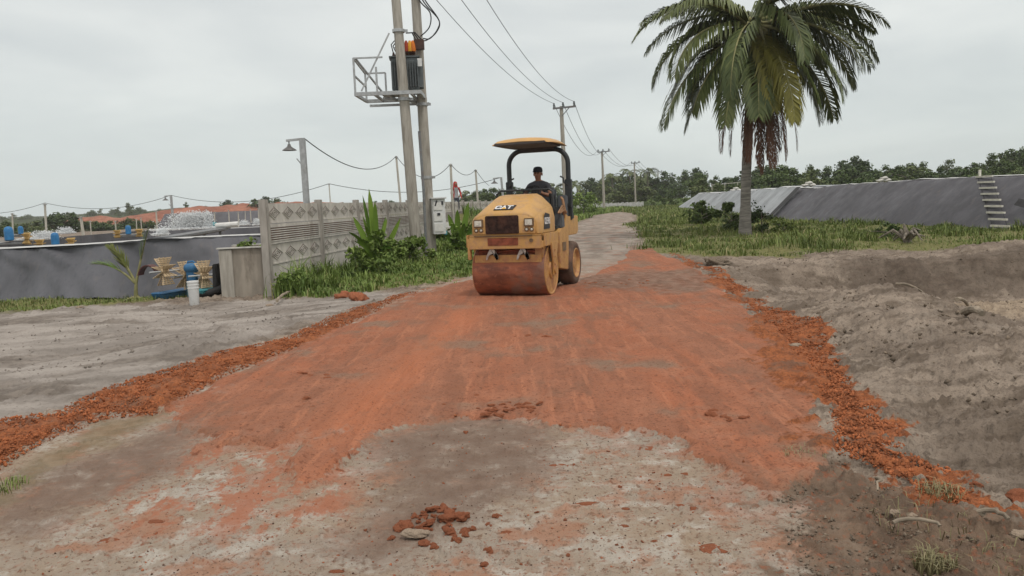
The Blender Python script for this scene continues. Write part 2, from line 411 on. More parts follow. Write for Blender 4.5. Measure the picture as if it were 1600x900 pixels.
# ------------------------------------------------------------------ ground layout (metres, on the road plane)
P_CLAY = PX([(268, 642), (350, 592), (460, 547), (560, 502), (640, 462), (735, 438), (800, 446), (870, 449), (908, 440), (940, 421), (970, 400), (1000, 392), (1062, 405), (1112, 436), (1180, 490), (1240, 560), (1285, 630),
             (1296, 690), (1262, 752), (1205, 782), (1160, 745), (1080, 716), (1088, 696), (1010, 680), (930, 672), (862, 667), (800, 656), (722, 654), (655, 668), (610, 682), (560, 712), (520, 736),
             (480, 752), (470, 722), (498, 690), (420, 694), (330, 700), (350, 676), (300, 668)])
P_BERML = PX([(-330, 770), (-120, 690), (0, 653), (92, 644), (150, 612), (262, 578), (330, 552), (440, 530), (470, 511), (560, 479), (640, 457), (700, 444), (640, 462), (565, 503), (462, 549), (352, 594), (270, 646), (160, 655), (62, 704), (0, 742), (-150, 830), (-420, 900)])
P_BERMR = PX([(1050, 396), (1130, 428), (1195, 468), (1292, 512), (1292, 538), (1332, 588), (1392, 640), (1432, 700), (1500, 748), (1560, 790), (1500, 790), (1435, 778), (1375, 744), (1285, 694), (1246, 622), (1196, 556), (1160, 492), (1108, 436)])
P_ROAD = [(-6.2, -6), (-5.2, 2), (-3.9, 6), (-1.93, 14.5), (-.92, 17), (1.2, 30), (4.6, 53), (9.6, 82), (14.5, 100), (26, 116), (60, 125), (60, 129), (25, 120.5), (13, 103), (13.2, 84), (8.8, 54), (6.6, 39.5), (3.9, 23), (3.2, 18), (2.2, 9), (1.75, 5.5), (1.55, 2), (1.6, -6)]
P_LEFT = [(-60, -12), (-6.4, -6), (-5.4, 2), (-4.0, 5.9), (-2.9, 10.5), (-2.1, 14.3), (-2.7, 14.9), (-4.6, 15.7), (-9, 17.2), (-14.5, 16.5), (-18.5, 16.2), (-60, 16)]
P_GL1 = [(-4.9, 15.9), (-4.0, 15.2), (-2.7, 14.8), (-1.5, 15.3), (-.7, 17.8), (1.0, 30), (4.3, 53), (9, 82), (15, 101), (20, 116), (15, 124), (-2, 124), (-2.4, 50), (-3.6, 33), (-5.1, 19)]
P_GL2 = [(-30, 15.4), (-12.5, 15.4), (-10.3, 16.3), (-8, 17.4), (-6.3, 18.2), (-6.3, 21), (-30, 22)]
P_GR = [(3.9, 22.6), (4.9, 20.2), (6.8, 18.6), (7.8, 20.2), (9.3, 20.2), (10.6, 18.6), (12, 18.2), (13.8, 19.2), (18, 18.6), (30, 18), (120, 14), (400, 10), (400, 600), (20, 600), (22, 121), (14.2, 103), (13.6, 84), (9.2, 54), (7.0, 39.5), (4.3, 24)]
P_PIT = [(4.6, 16.4), (6.0, 17.2), (8, 17.4), (10.5, 17.0), (13, 17.5), (24, 16.8), (26, 5), (8.5, 4.2), (5.4, 6.0), (4.9, 8.5), (4.3, 11.5)]
P_WETS = [PX(q) for q in ([(560, 690), (640, 664), (740, 652), (850, 664), (880, 690), (850, 740), (790, 792), (700, 830), (620, 885), (545, 900), (520, 870), (600, 800), (610, 740)],
                          [(-60, 830), (60, 740), (190, 690), (320, 650), (270, 730), (130, 790), (40, 835)])]
P_BROWN = PX([(1180, 520), (1232, 600), (1260, 690), (1330, 740), (1480, 790), (1600, 830), (1900, 1000), (1290, 960), (1240, 850), (1200, 760), (1246, 712), (1232, 640), (1190, 580)])
P_SMEAR = PX([(120, 745), (210, 690), (310, 662), (500, 700), (560, 730), (540, 800), (420, 850), (250, 830), (150, 800)])
P_RUT = PX([(900, 434), (960, 428), (1010, 424), (1090, 426), (1135, 446), (1100, 464), (1010, 454), (915, 453)])
P_OLIVE = PX([(0, 746), (62, 708), (160, 660), (262, 646), (200, 690), (90, 730), (20, 780), (-90, 850)])

def Hbase(x, y):
    """large-scale ground height"""
    x = np.asarray(x, float); y = np.asarray(y, float)
    sdr = polysd(x, y, P_ROAD)
    t = np.maximum(-sdr, 0)
    left = x < np.interp(y, [-6, 2, 6, 14.5, 30, 53, 82, 100], [-3, -2, -1, .8, 3.6, 6.7, 11.4, 14])
    z = np.where(left, -.24*sstep(0, 4.5, t)-.22*sstep(4, 13, t), 0)
    z = z*np.where(left, 1-.75*sstep(20, 30, y), 1)
    # raised bank behind the wall where someone stands
    z = z+1.22*np.exp(-(((x+3.1)/2.2)**2+((y-42.5)/2.2)**2)**2)*(left)
    sdp = polysd(x, y, P_PIT)
    wob = fbm(x, y, .55, 4, 11)
    back = sstep(13.2, 15.4, y)
    pit = sstep(-.5, 2.6, sdp+wob*1.6)*(1-back)+back*sstep(-.1, .75, sdp+wob*1.1)
    z = z-(.55+.30*back*sstep(5, 9, x))*pit*(~left)
    # heaps in and beside the pit
    for hx, hy, hh, sx, sy in ((4.3, 8.2, .34, .9, 1.5), (5.6, 10.4, .42, 1.4, .9), (7.4, 8.6, .42, 1.8, .8), (4.2, 5.9, .26, .9, .9), (9.5, 12.5, .35, 2.2, .8), (6.2, 6.6, .40, 1.3, .7), (6.1, 15.3, .40, 1.5, .6), (12.4, 18.0, .30, 2.4, .7), (3.5, 4.6, .14, .8, .6)):
        z = z+hh*.8*np.exp(-((x-hx)/sx)**2-((y-hy)/sy)**2)
    # lumpy sand at the left
    z = z+np.where(left, 1, 0)*sstep(.3, 2, t)*(1-sstep(18, 22, y))*(fbm(x, y, .5, 4, 5)*.26)
    z = z+np.where(left, 0, 1)*sstep(.3, 1.6, t)*(1-.7*sstep(17, 19, y))*(fbm(x, y, .8, 6, 8, .55)*.28+np.abs(fbm(x*.55+y*.75, y*.5-x*.6, 1.9, 5, 9, .55))*-.24)
    z = z-.03*sstep(2.2, 4, t)*0
    return z
def Hat(x, y): return float(Hbase(np.array([x]), np.array([y]))[0])

def make_ground():
    ys = [-14, -9, -6, -4, -2.5, -1.2, 0]
    y = 0.6
    while y < 21.5:
        ys.append(y); y += 0.12 if y < 1.6 else min(max(y*y/760, .0115), .075)
    st = .08
    while y < 900: ys.append(y); st *= 1.045; y += st
    ys = np.array(ys)
    core = np.arange(-.86, .861, .00205)
    us = np.concatenate(([-60, -20, -8, -4, -2.4, -1.7, -1.35, -1.15], np.arange(-1.05, -.86, .012), core, np.arange(.872, 1.06, .012), [1.15, 1.35, 1.7, 2.4, 4, 8, 20, 60]))
    wy = np.maximum(ys, 0)+1.3
    X = us[None, :]*wy[:, None]; Y = np.repeat(ys[:, None], len(us), 1)
    x = X.ravel(); y = Y.ravel(); n = len(x)
    z = Hbase(x, y)
    A = {}
    # signed distances roughened with noise so that every edge frays
    big = fbm(x, y, 1.3, 5, 21); fine = fbm(x, y, 7, 4, 22); vf = fbm(x, y, 26, 3, 23)
    near = 1-sstep(16, 30, y)
    clay = polysd(x, y, P_CLAY)+big*(.34+.30*sstep(-.8, -1.6, x)*sstep(7, 5.5, y))+fine*.16+vf*.05-sstep(14.2, 24, y)*(.30+big*1.6+fbm(x*.985-y*.17, (x*.17+y*.985)*.13, 1.3, 4, 24)*5.0)
    bl = polysd(x, y, P_BERML)+big*.45+fine*.40+vf*.14-.12
    br = polysd(x, y, P_BERMR)+big*.75+fine*.6+vf*.22-.05
    berm = np.maximum(bl, br)
    road = polysd(x, y, P_ROAD)+big*.4+fine*.15
    gr = np.maximum(np.maximum(polysd(x, y, P_GL1), polysd(x, y, P_GL2)), polysd(x, y, P_GR))+big*1.1+fine*.3
    far = sstep(125, 150, y); gr = np.maximum(gr, far*60-55)
    left = polysd(x, y, P_LEFT)+big*.8+fine*.3
    wet = np.maximum(polysd(x, y, P_WETS[0]), polysd(x, y, P_WETS[1]))+big*.25+fine*.1
    brown = polysd(x, y, P_BROWN)+big*.5+fine*.3
    olive = polysd(x, y, P_OLIVE)+big*.4+fine*.25
    smear = polysd(x, y, P_SMEAR)+big*.8+fine*.3
    rut = polysd(x, y, P_RUT)+big*1.2+fine*.5
    sdp = polysd(x, y, P_PIT)
    # --- relief
    cm = sstep(-.035, .035, clay-vf*.05-fine*.06); bm_ = sstep(-.05, .12, berm)
    rough_clay = fbm(x, y, 9, 5, 31)
    z = z+cm*(.012*sstep(0, .3, clay)+.030+rough_clay*.03+fbm(x, y, 2, 3, 33)*.025)*near
    clump = np.maximum(fbm(x, y, 7.5, 5, 41, .6), -.12); clump2 = np.abs(fbm(x, y, 16, 4, 43, .6))
    z = z+bm_*(.022+clump*.075+clump2*.035+np.maximum(fbm(x, y, 24, 3, 47), 0)*.05)*sstep(-.05, .22, berm)*near
    # torn lumps along the lower lip of the clay
    lip = np.exp(-((clay-.05)/.06)**2)*np.exp(-((y-5.2)/1.8)**2)*sstep(-.03, .12, fbm(x, y, 2.2, 3, 45))
    z = z+lip*(.03+np.maximum(fine, 0)*.09)
    # scraped streaks and wheel marks along the road direction
    dirx, diry = .17, .985
    uu = x*diry-y*dirx; vv = x*dirx+y*diry
    streak = fbm(uu*22, vv*.5, 1, 3, 51)
    a = G(512, 700); b2 = G(745, 478)
    L2 = math.hypot(b2.x-a.x, b2.y-a.y); ex, ey = (b2.x-a.x)/L2, (b2.y-a.y)/L2
    lat = (x-a.x)*ey-(y-a.y)*ex; lon = (x-a.x)*ex+(y-a.y)*ey
    band = np.exp(-(lat/.26)**2)*sstep(-.3, .4, lon)*(1-sstep(L2-1.5, L2+1, lon))
    rib = np.cos(lat*2*PI/.085)
    z = z+band*(rib*.007+streak*.014)*cm+streak*.018*cm*near-np.maximum(np.abs(fbm(uu*3, vv*.25, 1, 3, 57))*-1+.05, 0)*.12*cm*near
    bandb = np.exp(-((lat+.32)/.03)**2)+np.exp(-((lat-.33)/.03)**2); z = z+bandb*.012*cm*sstep(-.3, .4, lon)*(1-sstep(L2-1.5, L2+1, lon))
    # loose soil
    loose = (1-sstep(-.1, .3, road))*(1-bm_)*(1-cm)
    lf_ = 1-.62*sstep(-.2, .4, left)*(1-.8*sstep(.02, .16, fbm(x, y, .55, 3, 67)))
    z = z+loose*near*lf_*(fbm(x, y, 4, 5, 61, .65)*.15+np.maximum(fbm(x, y, 13, 4, 63, .65), 0)*.15)
    bz = sstep(-.05, .2, brown)*(1-bm_)*(1-cm)
    z = z+bz*np.maximum(fbm(x, y, 15, 4, 65, .6), -.05)*.055
    # bare concrete grit
    conc = (1-cm)*(1-bm_)*sstep(0, .3, road)*near
    grit = np.maximum(fbm(x, y, 30, 3, 71, .6)-.09, 0)
    z = z+conc*grit*.07*(1-sstep(6, 10, y))
    z = z-4*sstep(400, 900, np.hypot(x, y))*0
    tan = sstep(.0, .9, sdp-.4)*sstep(15.9, 14.6, y) * 0
    tan = np.exp(-((x-8.6-fine)/2.9)**2-((y-13.6-big*3)/1.9)**2)+.8*np.exp(-((x-12.5)/3)**2-((y-10.8-big*2)/1.1)**2)
    bank = np.exp(-((sdp-.25+big*.9)/.55)**2)*sstep(13.0, 15.2, y)*(.25+.75*sstep(6, 9.5, x))
    V = np.stack([x, y, z], 1)
    R, C = X.shape
    i = np.arange(R*C).reshape(R, C)
    q = np.stack([i[:-1, :-1], i[:-1, 1:], i[1:, 1:], i[1:, :-1]], -1).reshape(-1)
    me = npmesh('ground', V, q, np.full((R-1)*(C-1), 4), True)
    for k, v in dict(clay=clay, berm=berm, road=road, grass=gr, left=left, wet=wet, brown=brown, olive=olive, smear=smear, rut=rut, tan=tan, bank=bank, band=band*cm).items(): fattr(me, k, v)
    return me
def ground_mat():
    b = NB('ground', .9, 0, .25)
    at = {k: b.attr(k) for k in ('clay', 'berm', 'road', 'grass', 'left', 'wet', 'brown', 'olive', 'tan', 'band', 'bank', 'rut', 'smear')}
    n1 = b.noise(1.1, 8, .62); n2 = b.noise(5, 8, .62); n3 = b.noise(22, 6, .6); n4 = b.noise(75, 4, .6)
    nst = b.noise(7, 7, .65, (1.0, .09, 1, .17)); lane = b.noise(1.25, 4, .55, (1.0, .10, 1, .17))      # streaks along the road
    def edge(a, w, an2=.12, an3=.05):
        v = b.math('ADD', at[a], b.math('MULTIPLY', b.math('SUBTRACT', n2, .5), an2*2))
        v = b.math('ADD', v, b.math('MULTIPLY', b.math('SUBTRACT', n3, .5), an3*2))
        return b.mr(v, -w, w)
    # bare concrete road: cream and grey, red stains, dark grit
    conc = b.mix(b.mr(n1, .36, .64), (.315, .245, .178), (.305, .268, .225))
    conc = b.mix(b.mr(n2, .50, .64, 0, .75), conc, (.46, .43, .375)); conc = b.mix(b.mr(b.noise(1.7, 7, .68), .50, .62, 0, .6), conc, (.45, .425, .375))
    conc = b.mix(b.mr(b.noise(2.2, 8, .68), .49, .6, 0, .75), conc, (.33, .16, .09))
    halo = b.mr(at['clay'], -.6, -.02); conc = b.mix(b.math('MULTIPLY', halo, b.mr(b.math('ADD', b.noise(3.4, 8, .7), b.math('MULTIPLY', halo, .10)), .53, .64, 0, .55)), conc, (.33, .135, .075))
    conc = b.mix(b.mr(n3, .55, .64, 0, .8), conc, (.19, .115, .075))
    conc = b.mix(b.mr(b.noise(38, 3, .6), .59, .66, 0, .7), conc, (.24, .095, .055))
    conc = b.mix(b.mr(n4, .6, .68, 0, .8), conc, (.09, .055, .04))
    conc = b.mix(b.math('MULTIPLY', b.mr(at['smear'], -.1, .35), b.mr(b.math('ADD', b.noise(4.2, 8, .72, (1, .5, 1, .3)), b.math('MULTIPLY', n3, .25)), .60, .70, 0, .85)), conc, (.36, .145, .082))
    wetm = edge('wet', .22, .40, .25)
    conc = b.mix(b.math('MULTIPLY', wetm, b.mr(b.math('ADD', n2, b.math('MULTIPLY', n3, .6)), .80, 1.12, .95, .3)), conc, b.mix(b.mr(n2, .3, .7), (.165, .110, .080), (.215, .158, .12)))
    # farther road: greyer
    sp = b.n('ShaderNodeSeparateXYZ'); b.l(b.co, sp.inputs[0])
    farm = b.mr(sp.outputs[1], 14, 24)
    farc = b.mix(b.mr(b.noise(1.4, 7, .65, (1, .4, 1, .17)), .38, .62), (.19, .155, .125), (.33, .285, .24))
    farc = b.mix(b.mr(n1, .52, .66, 0, .6), farc, (.31, .14, .085))
    conc = b.mix(farm, conc, farc)
    # rolled clay
    clay = b.mix(b.mr(n1, .34, .66), (0.377, 0.140, 0.072), (0.314, 0.122, 0.065))
    clay = b.mix(b.mr(lane, .42, .60, 0, .75), clay, (0.304, 0.137, 0.081))
    clay = b.mix(b.mr(nst, .45, .62, 0, .7), clay, (0.239, 0.104, 0.060))
    clay = b.mix(b.mr(b.noise(11, 6, .6, (1.0, .07, 1, .17)), .54, .66, 0, .6), clay, (0.458, 0.191, 0.103))
    clay = b.mix(b.mr(b.noise(2.6, 7, .62), .5, .64, 0, .6), clay, (0.394, 0.168, 0.095))
    clay = b.mix(b.mr(b.noise(.8, 6, .6), .53, .66, 0, .8), clay, (0.229, 0.164, 0.116))
    clay = b.mix(b.mr(n3, .56, .66, 0, .75), clay, (0.171, 0.060, 0.032)); clay = b.mix(b.mr(n4, .57, .66, 0, .6), clay, (0.149, 0.055, 0.032))
    clay = b.mix(b.math('MULTIPLY', at['band'], .6), clay, (0.448, 0.159, 0.075))
    clay = b.mix(b.mr(b.noise(1.5, 8, .7, (1, .5, 1, .17)), .52, .64, 0, .55), clay, (.20, .115, .075))
    clay = b.mix(b.mr(b.noise(48, 4, .6), .58, .66, 0, .7), clay, (.11, .045, .026))
    # loose berm
    berm = b.mix(b.mr(n2, .35, .65), (.25, .080, .028), (.37, .128, .048))
    berm = b.mix(b.mr(n3, .46, .62, 0, .75), berm, (.16, .058, .026)); berm = b.mix(b.mr(n4, .52, .64, 0, .6), berm, (.09, .035, .018))
    berm = b.mix(b.mr(b.noise(1.6, 6, .6), .54, .66, 0, .55), berm, (.13, .095, .07))
    # soils
    sandl = b.mix(b.mr(b.noise(.8, 6, .6, (.7, 2.0, 1, -.25)), .36, .64), (.22, .195, .17), (.36, .325, .29))
    sandl = b.mix(b.mr(b.noise(.55, 7, .66, (.8, 1.6, 1, -.25)), .48, .61, 0, .8), sandl, b.mix(b.mr(n2, .4, .6), (.12, .10, .082), (.21, .18, .15)))
    sandl = b.mix(b.mr(n3, .56, .7, 0, .5), sandl, (.09, .075, .06))
    soil = b.mix(b.mr(b.noise(.8, 8, .66), .38, .62), (.185, .148, .115), (.325, .268, .212))
    soil = b.mix(b.mr(b.noise(2.4, 8, .68, (.5, 1.8, 1, .75)), .46, .62, 0, .75), soil, (.105, .08, .058))
    soil = b.mix(b.mr(b.noise(1.7, 5, .6), .56, .66, 0, .75), soil, (.275, .23, .185))
    soil = b.mix(b.mr(at['tan'], .35, .75, 0, .85), soil, b.mix(b.mr(n2, .35, .65), (.24, .185, .13), (.42, .335, .24)))
    soil = b.mix(b.mr(b.math('ADD', at['bank'], b.math('MULTIPLY', b.math('SUBTRACT', n2, .5), 1.2)), .3, .6, 0, .6), soil, b.mix(b.mr(n2, .35, .65), (.065, .05, .038), (.13, .10, .078)))
    soil = b.mix(b.mr(n3, .53, .66, 0, .6), soil, (.085, .065, .05)); soil = b.mix(b.mr(n4, .54, .66, 0, .5), soil, (.07, .052, .04))
    brown = b.mix(b.mr(n2, .35, .65), (.105, .07, .047), (.18, .125, .085))
    brown = b.mix(b.mr(n3, .54, .68, 0, .6), brown, (.30, .10, .05))
    turf = b.mix(b.mr(n2, .35, .65), (.125, .125, .045), (.19, .185, .07))
    turf = b.mix(b.mr(n1, .56, .68, 0, .7), turf, (.21, .155, .095))
    olive = b.mix(b.mr(n2, .35, .65), (.15, .12, .07), (.25, .185, .115))
    c = b.mix(edge('left', .25, .3, .1), soil, sandl)
    c = b.mix(edge('grass', .35, .4, .15), c, turf)
    c = b.mix(edge('road', .10, .2, .08), c, conc)
    c = b.mix(b.math('MULTIPLY', edge('olive', .12, .3, .1), .85), c, olive)
    c = b.mix(b.math('MULTIPLY', edge('brown', .10, .35, .2), .9), c, brown)
    thin = b.math('MULTIPLY', b.math('MULTIPLY', b.mr(at['clay'], .0, .45, 1, 0), b.mr(sp.outputs[0], -.35, -1.3, .25, 1)), b.mr(b.noise(3.1, 8, .7, (1, .45, 1, .17)), .52, .62, 0, .7))
    c = b.mix(b.math('MULTIPLY', edge('clay', .012, .08, .06), b.math('SUBTRACT', 1.0, thin)), c, clay)
    c = b.mix(b.math('MULTIPLY', edge('rut', .3, .4, .2), .75), c, b.mix(b.mr(n2, .35, .65), (.13, .075, .05), (.25, .175, .13)))
    c = b.mix(edge('berm', .05, .18, .20), c, berm)
    b.color(c)
    h = b.math('ADD', b.math('ADD', b.math('MULTIPLY', n3, .8), b.math('MULTIPLY', n4, .45)), b.math('MULTIPLY', n2, .8))
    b.bump(h, .85, .022); b.rough(b.math('SUBTRACT', .93, b.math('MULTIPLY', wetm, .12)))
    return b.m
GM = make_ground(); GM.materials.append(ground_mat())
tag(link('ground', GM), kind='structure')

# thin far terrain: hills and red earth
def ridge(name, mat, x0, x1, d, prof, thick, seed, nx=160, ny=14, base=-3):
    xs = np.linspace(x0, x1, nx); V = []
    for j in range(ny):
        t = j/(ny-1)
        yy = d+thick*(t-.35)
        env = math.sin(PI*min(1, t*1.0))**.7 if 0 < t < 1 else 0
        hh = np.interp(xs, prof[0], prof[1])
        nz_ = fbm(xs+t*37, np.full(nx, t*9.0+seed), 9/abs(x1-x0)*2, 5, seed)*.5
        zz = base+(hh-base)*env*(1+nz_*.7)
        V.append(np.stack([xs, np.full(nx, yy)+nz_*thick*.2, zz], 1))
    V = np.concatenate(V); i = np.arange(nx*ny).reshape(ny, nx)
    q = np.stack([i[:-1, :-1], i[:-1, 1:], i[1:, 1:], i[1:, :-1]], -1).reshape(-1)
    me = npmesh(name, V, q, np.full((nx-1)*(ny-1), 4), True); me.materials.append(mat)
    return tag(link(name, me), kind='structure')
ridge('hills', MT['hill'], -620, 60, 560, ([-620, -470, -400, -330, -250, -190, -120, -40, 60], [6, 6, 5, 6, 7.5, 7.5, 6, 5, 4]), 90, 3)
ridge('hills', MT['hill'], -430, -40, 400, ([-430, -300, -270, -240, -200, -150, -90, -40], [1, 2, 3.2, 3.8, 3.6, 3, 2, 1]), 60, 9)
ridge('red_earth_terrain', MT['redearth'], -122, -44, 200, ([-122, -104, -98, -92, -80, -70, -55, -44], [-1, 1.6, 2.5, 3.2, 4.0, 4.3, 4.0, 3.6]), 26, 14, 120, 10, -1)
ridge('red_earth_terrain', MT['redearth'], -170, -108, 230, ([-170, -150, -140, -128, -122, -108], [-.5, .6, .4, 2.6, 2.8, -.5]), 20, 17, 80, 8, -1)
# ------------------------------------------------------------------ people (one skinned surface each)
def skin_body(name, V, E, rad, mats, matfn, parent=None, root=0, sub=2):
    me = bpy.data.meshes.new(name); me.from_pydata([tuple(v) for v in V], E, [])
    o = bpy.data.objects.new(name, me); COL.objects.link(o)
    md = o.modifiers.new('s', 'SKIN'); md.use_smooth_shade = True
    for i, r in enumerate(rad):
        sv = me.skin_vertices[0].data[i]; sv.radius = (r, r) if not isinstance(r, tuple) else r
        sv.use_root = (i == root)
    sb = o.modifiers.new('u', 'SUBSURF'); sb.levels = sub; sb.render_levels = sub
    dg = bpy.context.evaluated_depsgraph_get(); dg.update()
    m2 = bpy.data.meshes.new_from_object(o.evaluated_get(dg)); bpy.data.objects.remove(o)
    m2.name = name
    for m in mats: m2.materials.append(m)
    for p in m2.polygons:
        p.material_index = matfn(p.center); p.use_smooth = True
    return link(name, m2, parent)
class SK:
    def __init__(s): s.v = []; s.e = []; s.r = []
    def p(s, co, r, par=None):
        s.v.append(Vector(co)); s.r.append(r); i = len(s.v)-1
        if par is not None: s.e.append((par, i))
        return i
    def hand(s, wrist, dirv, side, thumbside, curl=.6):
        """palm, four unequal fingers and a thumb from a wrist vertex"""
        d = Vector(dirv).normalized(); sd = (Vector(side)-d*Vector(side).dot(d)).normalized(); nn = d.cross(sd)*(1 if thumbside > 0 else -1)
        w0 = s.v[wrist]; pm = s.p(w0+d*.055, (.036, .018), wrist)
        for k, (off, ln) in enumerate(((.030, .068), (.010, .078), (-.011, .072), (-.030, .056))):
            a = s.p(w0+d*.088+sd*off, .0095, pm)
            b_ = s.p(w0+d*(.088+ln*.5)+sd*off-nn*curl*.022, .0088, a)
            s.p(w0+d*(.088+ln*.62)+sd*off-nn*curl*.055, .0080, b_)
        t = s.p(w0+d*.045+sd*.044, .011, pm); s.p(w0+d*.075+sd*.062-nn*.025, .0095, t)

# ------------------------------------------------------------------ road roller
RZ = math.radians(-19); RS_ = .958
RO = G(803, 461); RO = Vector((RO.x+.05, 13.05, .02))
rr = thing('road_roller', 'yellow road roller with a canopy rolling the red clay road, muddy steel drum in front', 'road roller', RO, RZ); rr.scale = (RS_,)*3
# drum
d = MB(); d.lathe([(.36, -.645), (.445, -.65), (.452, -.64), (.452, .64), (.445, .65), (.36, .645)], (0, 0, .452), 'X', 56)
drum = d.build('drum', MT['drum'], rr, True, angle=30)
for sgn in (-1, 1):
    h = MB(); h.lathe([(.41, .0), (.437, .0), (.437, .012), (.415, .014), (.40, -.0), (.16, -.012), (.15, .03), (.02, .034)], (0, 0, 0), 'X', 40)
    if sgn < 0: h.v = [(-v[0], v[1], v[2]) for v in h.v]; h.f = [tuple(reversed(f)) for f in h.f]
    for k in range(8):
        a = k*PI/4; h.cyl((sgn*.0, .12*math.cos(a), .12*math.sin(a)), (sgn*.035, .12*math.cos(a), .12*math.sin(a)), .014, n=8)
    o = h.build('drum_disc', MT['yellow'], drum, True, angle=30); o.location = (sgn*.652, 0, .452)
# front frame
f = MB()
f.box((0, -.50, .98), (1.30, .10, .24)); f.box((0, -.44, 1.075), (1.30, .22, .03))
f.box((-.70, -.1, 1.0), (.03, .84, .22)); f.box((.70, -.1, 1.0), (.03, .84, .22))
f.box((-.665, -.50, .86), (.05, .08, .36)); f.box((.665, -.50, .93), (.05, .08, .12))
f.box((0, .30, .95), (1.30, .12, .24)); f.box((0, -.1, 1.085), (1.3, .9, .02))
for sx in (-1, 1):   # arms down to the drum axle
    f.prism([(-.20, .94), (-.08, .60), (-.09, .36), (.09, .36), (.10, .60), (.28, .94)], .03, Matrix(((0, 0, 1, sx*.712-.015), (1, 0, 0, 0), (0, 1, 0, 0), (0, 0, 0, 1))))
    for zz in (.42, .55, .68, .8): f.cyl((sx*.72, 0, zz), (sx*.745, 0, zz), .022, n=8)
    f.cyl((sx*.70, 0, .452), (sx*.75, 0, .452), .075, n=14)
f.build('front_frame', MT['yellow'], rr, bevel=.008)
s = MB(); s.box((0, -.40, .685), (1.22, .05, .13)); s.box((.56, -.30, .80), (.14, .2, .22)); s.build('scraper', MT['yellow'], rr, bevel=.006).data.materials[0] = MT['yellow']
m_ = MB(); m_.box((0, -.20, .80), (1.1, .30, .12)); m_.tube([(-.5, -.37, .82), (-.2, -.39, .80), (.15, -.37, .83), (.5, -.38, .8)], .02, 6)
m_.build('spray_bar', MT['redmud'], rr)
for sx in (-.27, .29):
    q = MB(); q.prism([(-.03, .10), (-.10, -.03), (-.115, -.10), (-.085, -.10), (-.05, -.02), (.03, .02), (.10, -.01), (.115, -.08), (.085, -.1), (.05, -.04), (.06, .05), (.03, .1)], .02, Matrix(((1, 0, 0, sx), (0, 0, 1, -.47), (0, 1, 0, .77), (0, 0, 0, 1))))
    q.build('scraper_bracket', MT['silver'], rr, bevel=.004)
# hood
H = MB()
secs = [(-.555, .57, 1.10, 1.36, .545, 1.435, .40), (-.50, .60, 1.09, 1.40, .575, 1.49, .40), (-.22, .61, 1.09, 1.47, .57, 1.645, .37), (.12, .61, 1.09, 1.53, .57, 1.765, .355), (.50, .60, 1.09, 1.56, .56, 1.79, .35), (.60, .58, 1.09, 1.54, .54, 1.76, .33)]
vs = []
for y, lo, zb, zs, ws, zt, wt in secs:
    vs += [(-lo, y, zb), (-lo, y, (zb+zs)/2+.04), (-ws, y, zs), (-wt-.03, y, zs+(zt-zs)*.78), (-wt+.06, y, zt), (wt-.06, y, zt), (wt+.03, y, zs+(zt-zs)*.78), (ws, y, zs), (lo, y, (zb+zs)/2+.04), (lo, y, zb)]
K = 10; fs = []
for i in range(len(secs)-1):
    for j in range(K): fs.append((i*K+j, i*K+(j+1) % K, (i+1)*K+(j+1) % K, (i+1)*K+j))
fs.append(tuple(range(K))); fs.append(tuple(reversed([(len(secs)-1)*K+j for j in range(K)])))
H.add(vs, fs)
hood = H.build('hood', MT['yellow'], rr, bevel=.022, seg=3, angle=50)
c = MB(); c.box((-.02, -.565, 1.085), (1.05, .02, .014)); c.build('seam', MT['bezel'], hood, bevel=.004)
g = MB(); g.box((-.03, -.562, 1.275), (.60, .03, .31)); go = g.build('grille', MT['grille'], rr, bevel=.012)
fr = MB()
for z in np.arange(1.15, 1.42, .022): fr.box((-.03, -.580, z), (.57, .006, .007))
fr.build('mesh', MT['grille'], go)
g = MB(); g.box((-.03, -.552, .985), (.55, .012, .13)); g.build('lower_grille', MT['redmud'], rr, bevel=.004)
# towing eye
g = MB(); g.lathe([(.035, 0), (.035, .012), (.02, .013), (.018, .005), (.002, .005)], (.48, -.551, 1.0), 'Y', 14); g.v = [(v[0], -1.102-v[1], v[2]) for v in g.v]; g.build('tow_hole', MT['bezel'], rr)
for sx in (-1, 1):
    hl = MB(); hl.box((sx*.455, -.565, 1.305), (.17, .05, .14)); ho = hl.build('headlight', MT['bezel'], rr, bevel=.01)
    le = MB(); le.box((sx*.455, -.588, 1.305), (.125, .02, .095)); le.box((sx*.455, -.6, 1.30), (.06, .006, .05)); le.build('lens', MT['lens'], ho, bevel=.008)
    for k in (-.045, .045):
        e = MB(); e.lathe([(.036, 0), (.036, -.02), (.028, -.024), (.026, -.012), (.001, -.016)], (sx*.455+k, -.555, 1.185), 'Y', 14); eo = e.build('marker_lamp', MT['bezel'], rr)
        e = MB(); e.ball((sx*.455+k, -.570, 1.185), (.022, .01, .022)); e.build('lens', MT['lens'], eo, True)
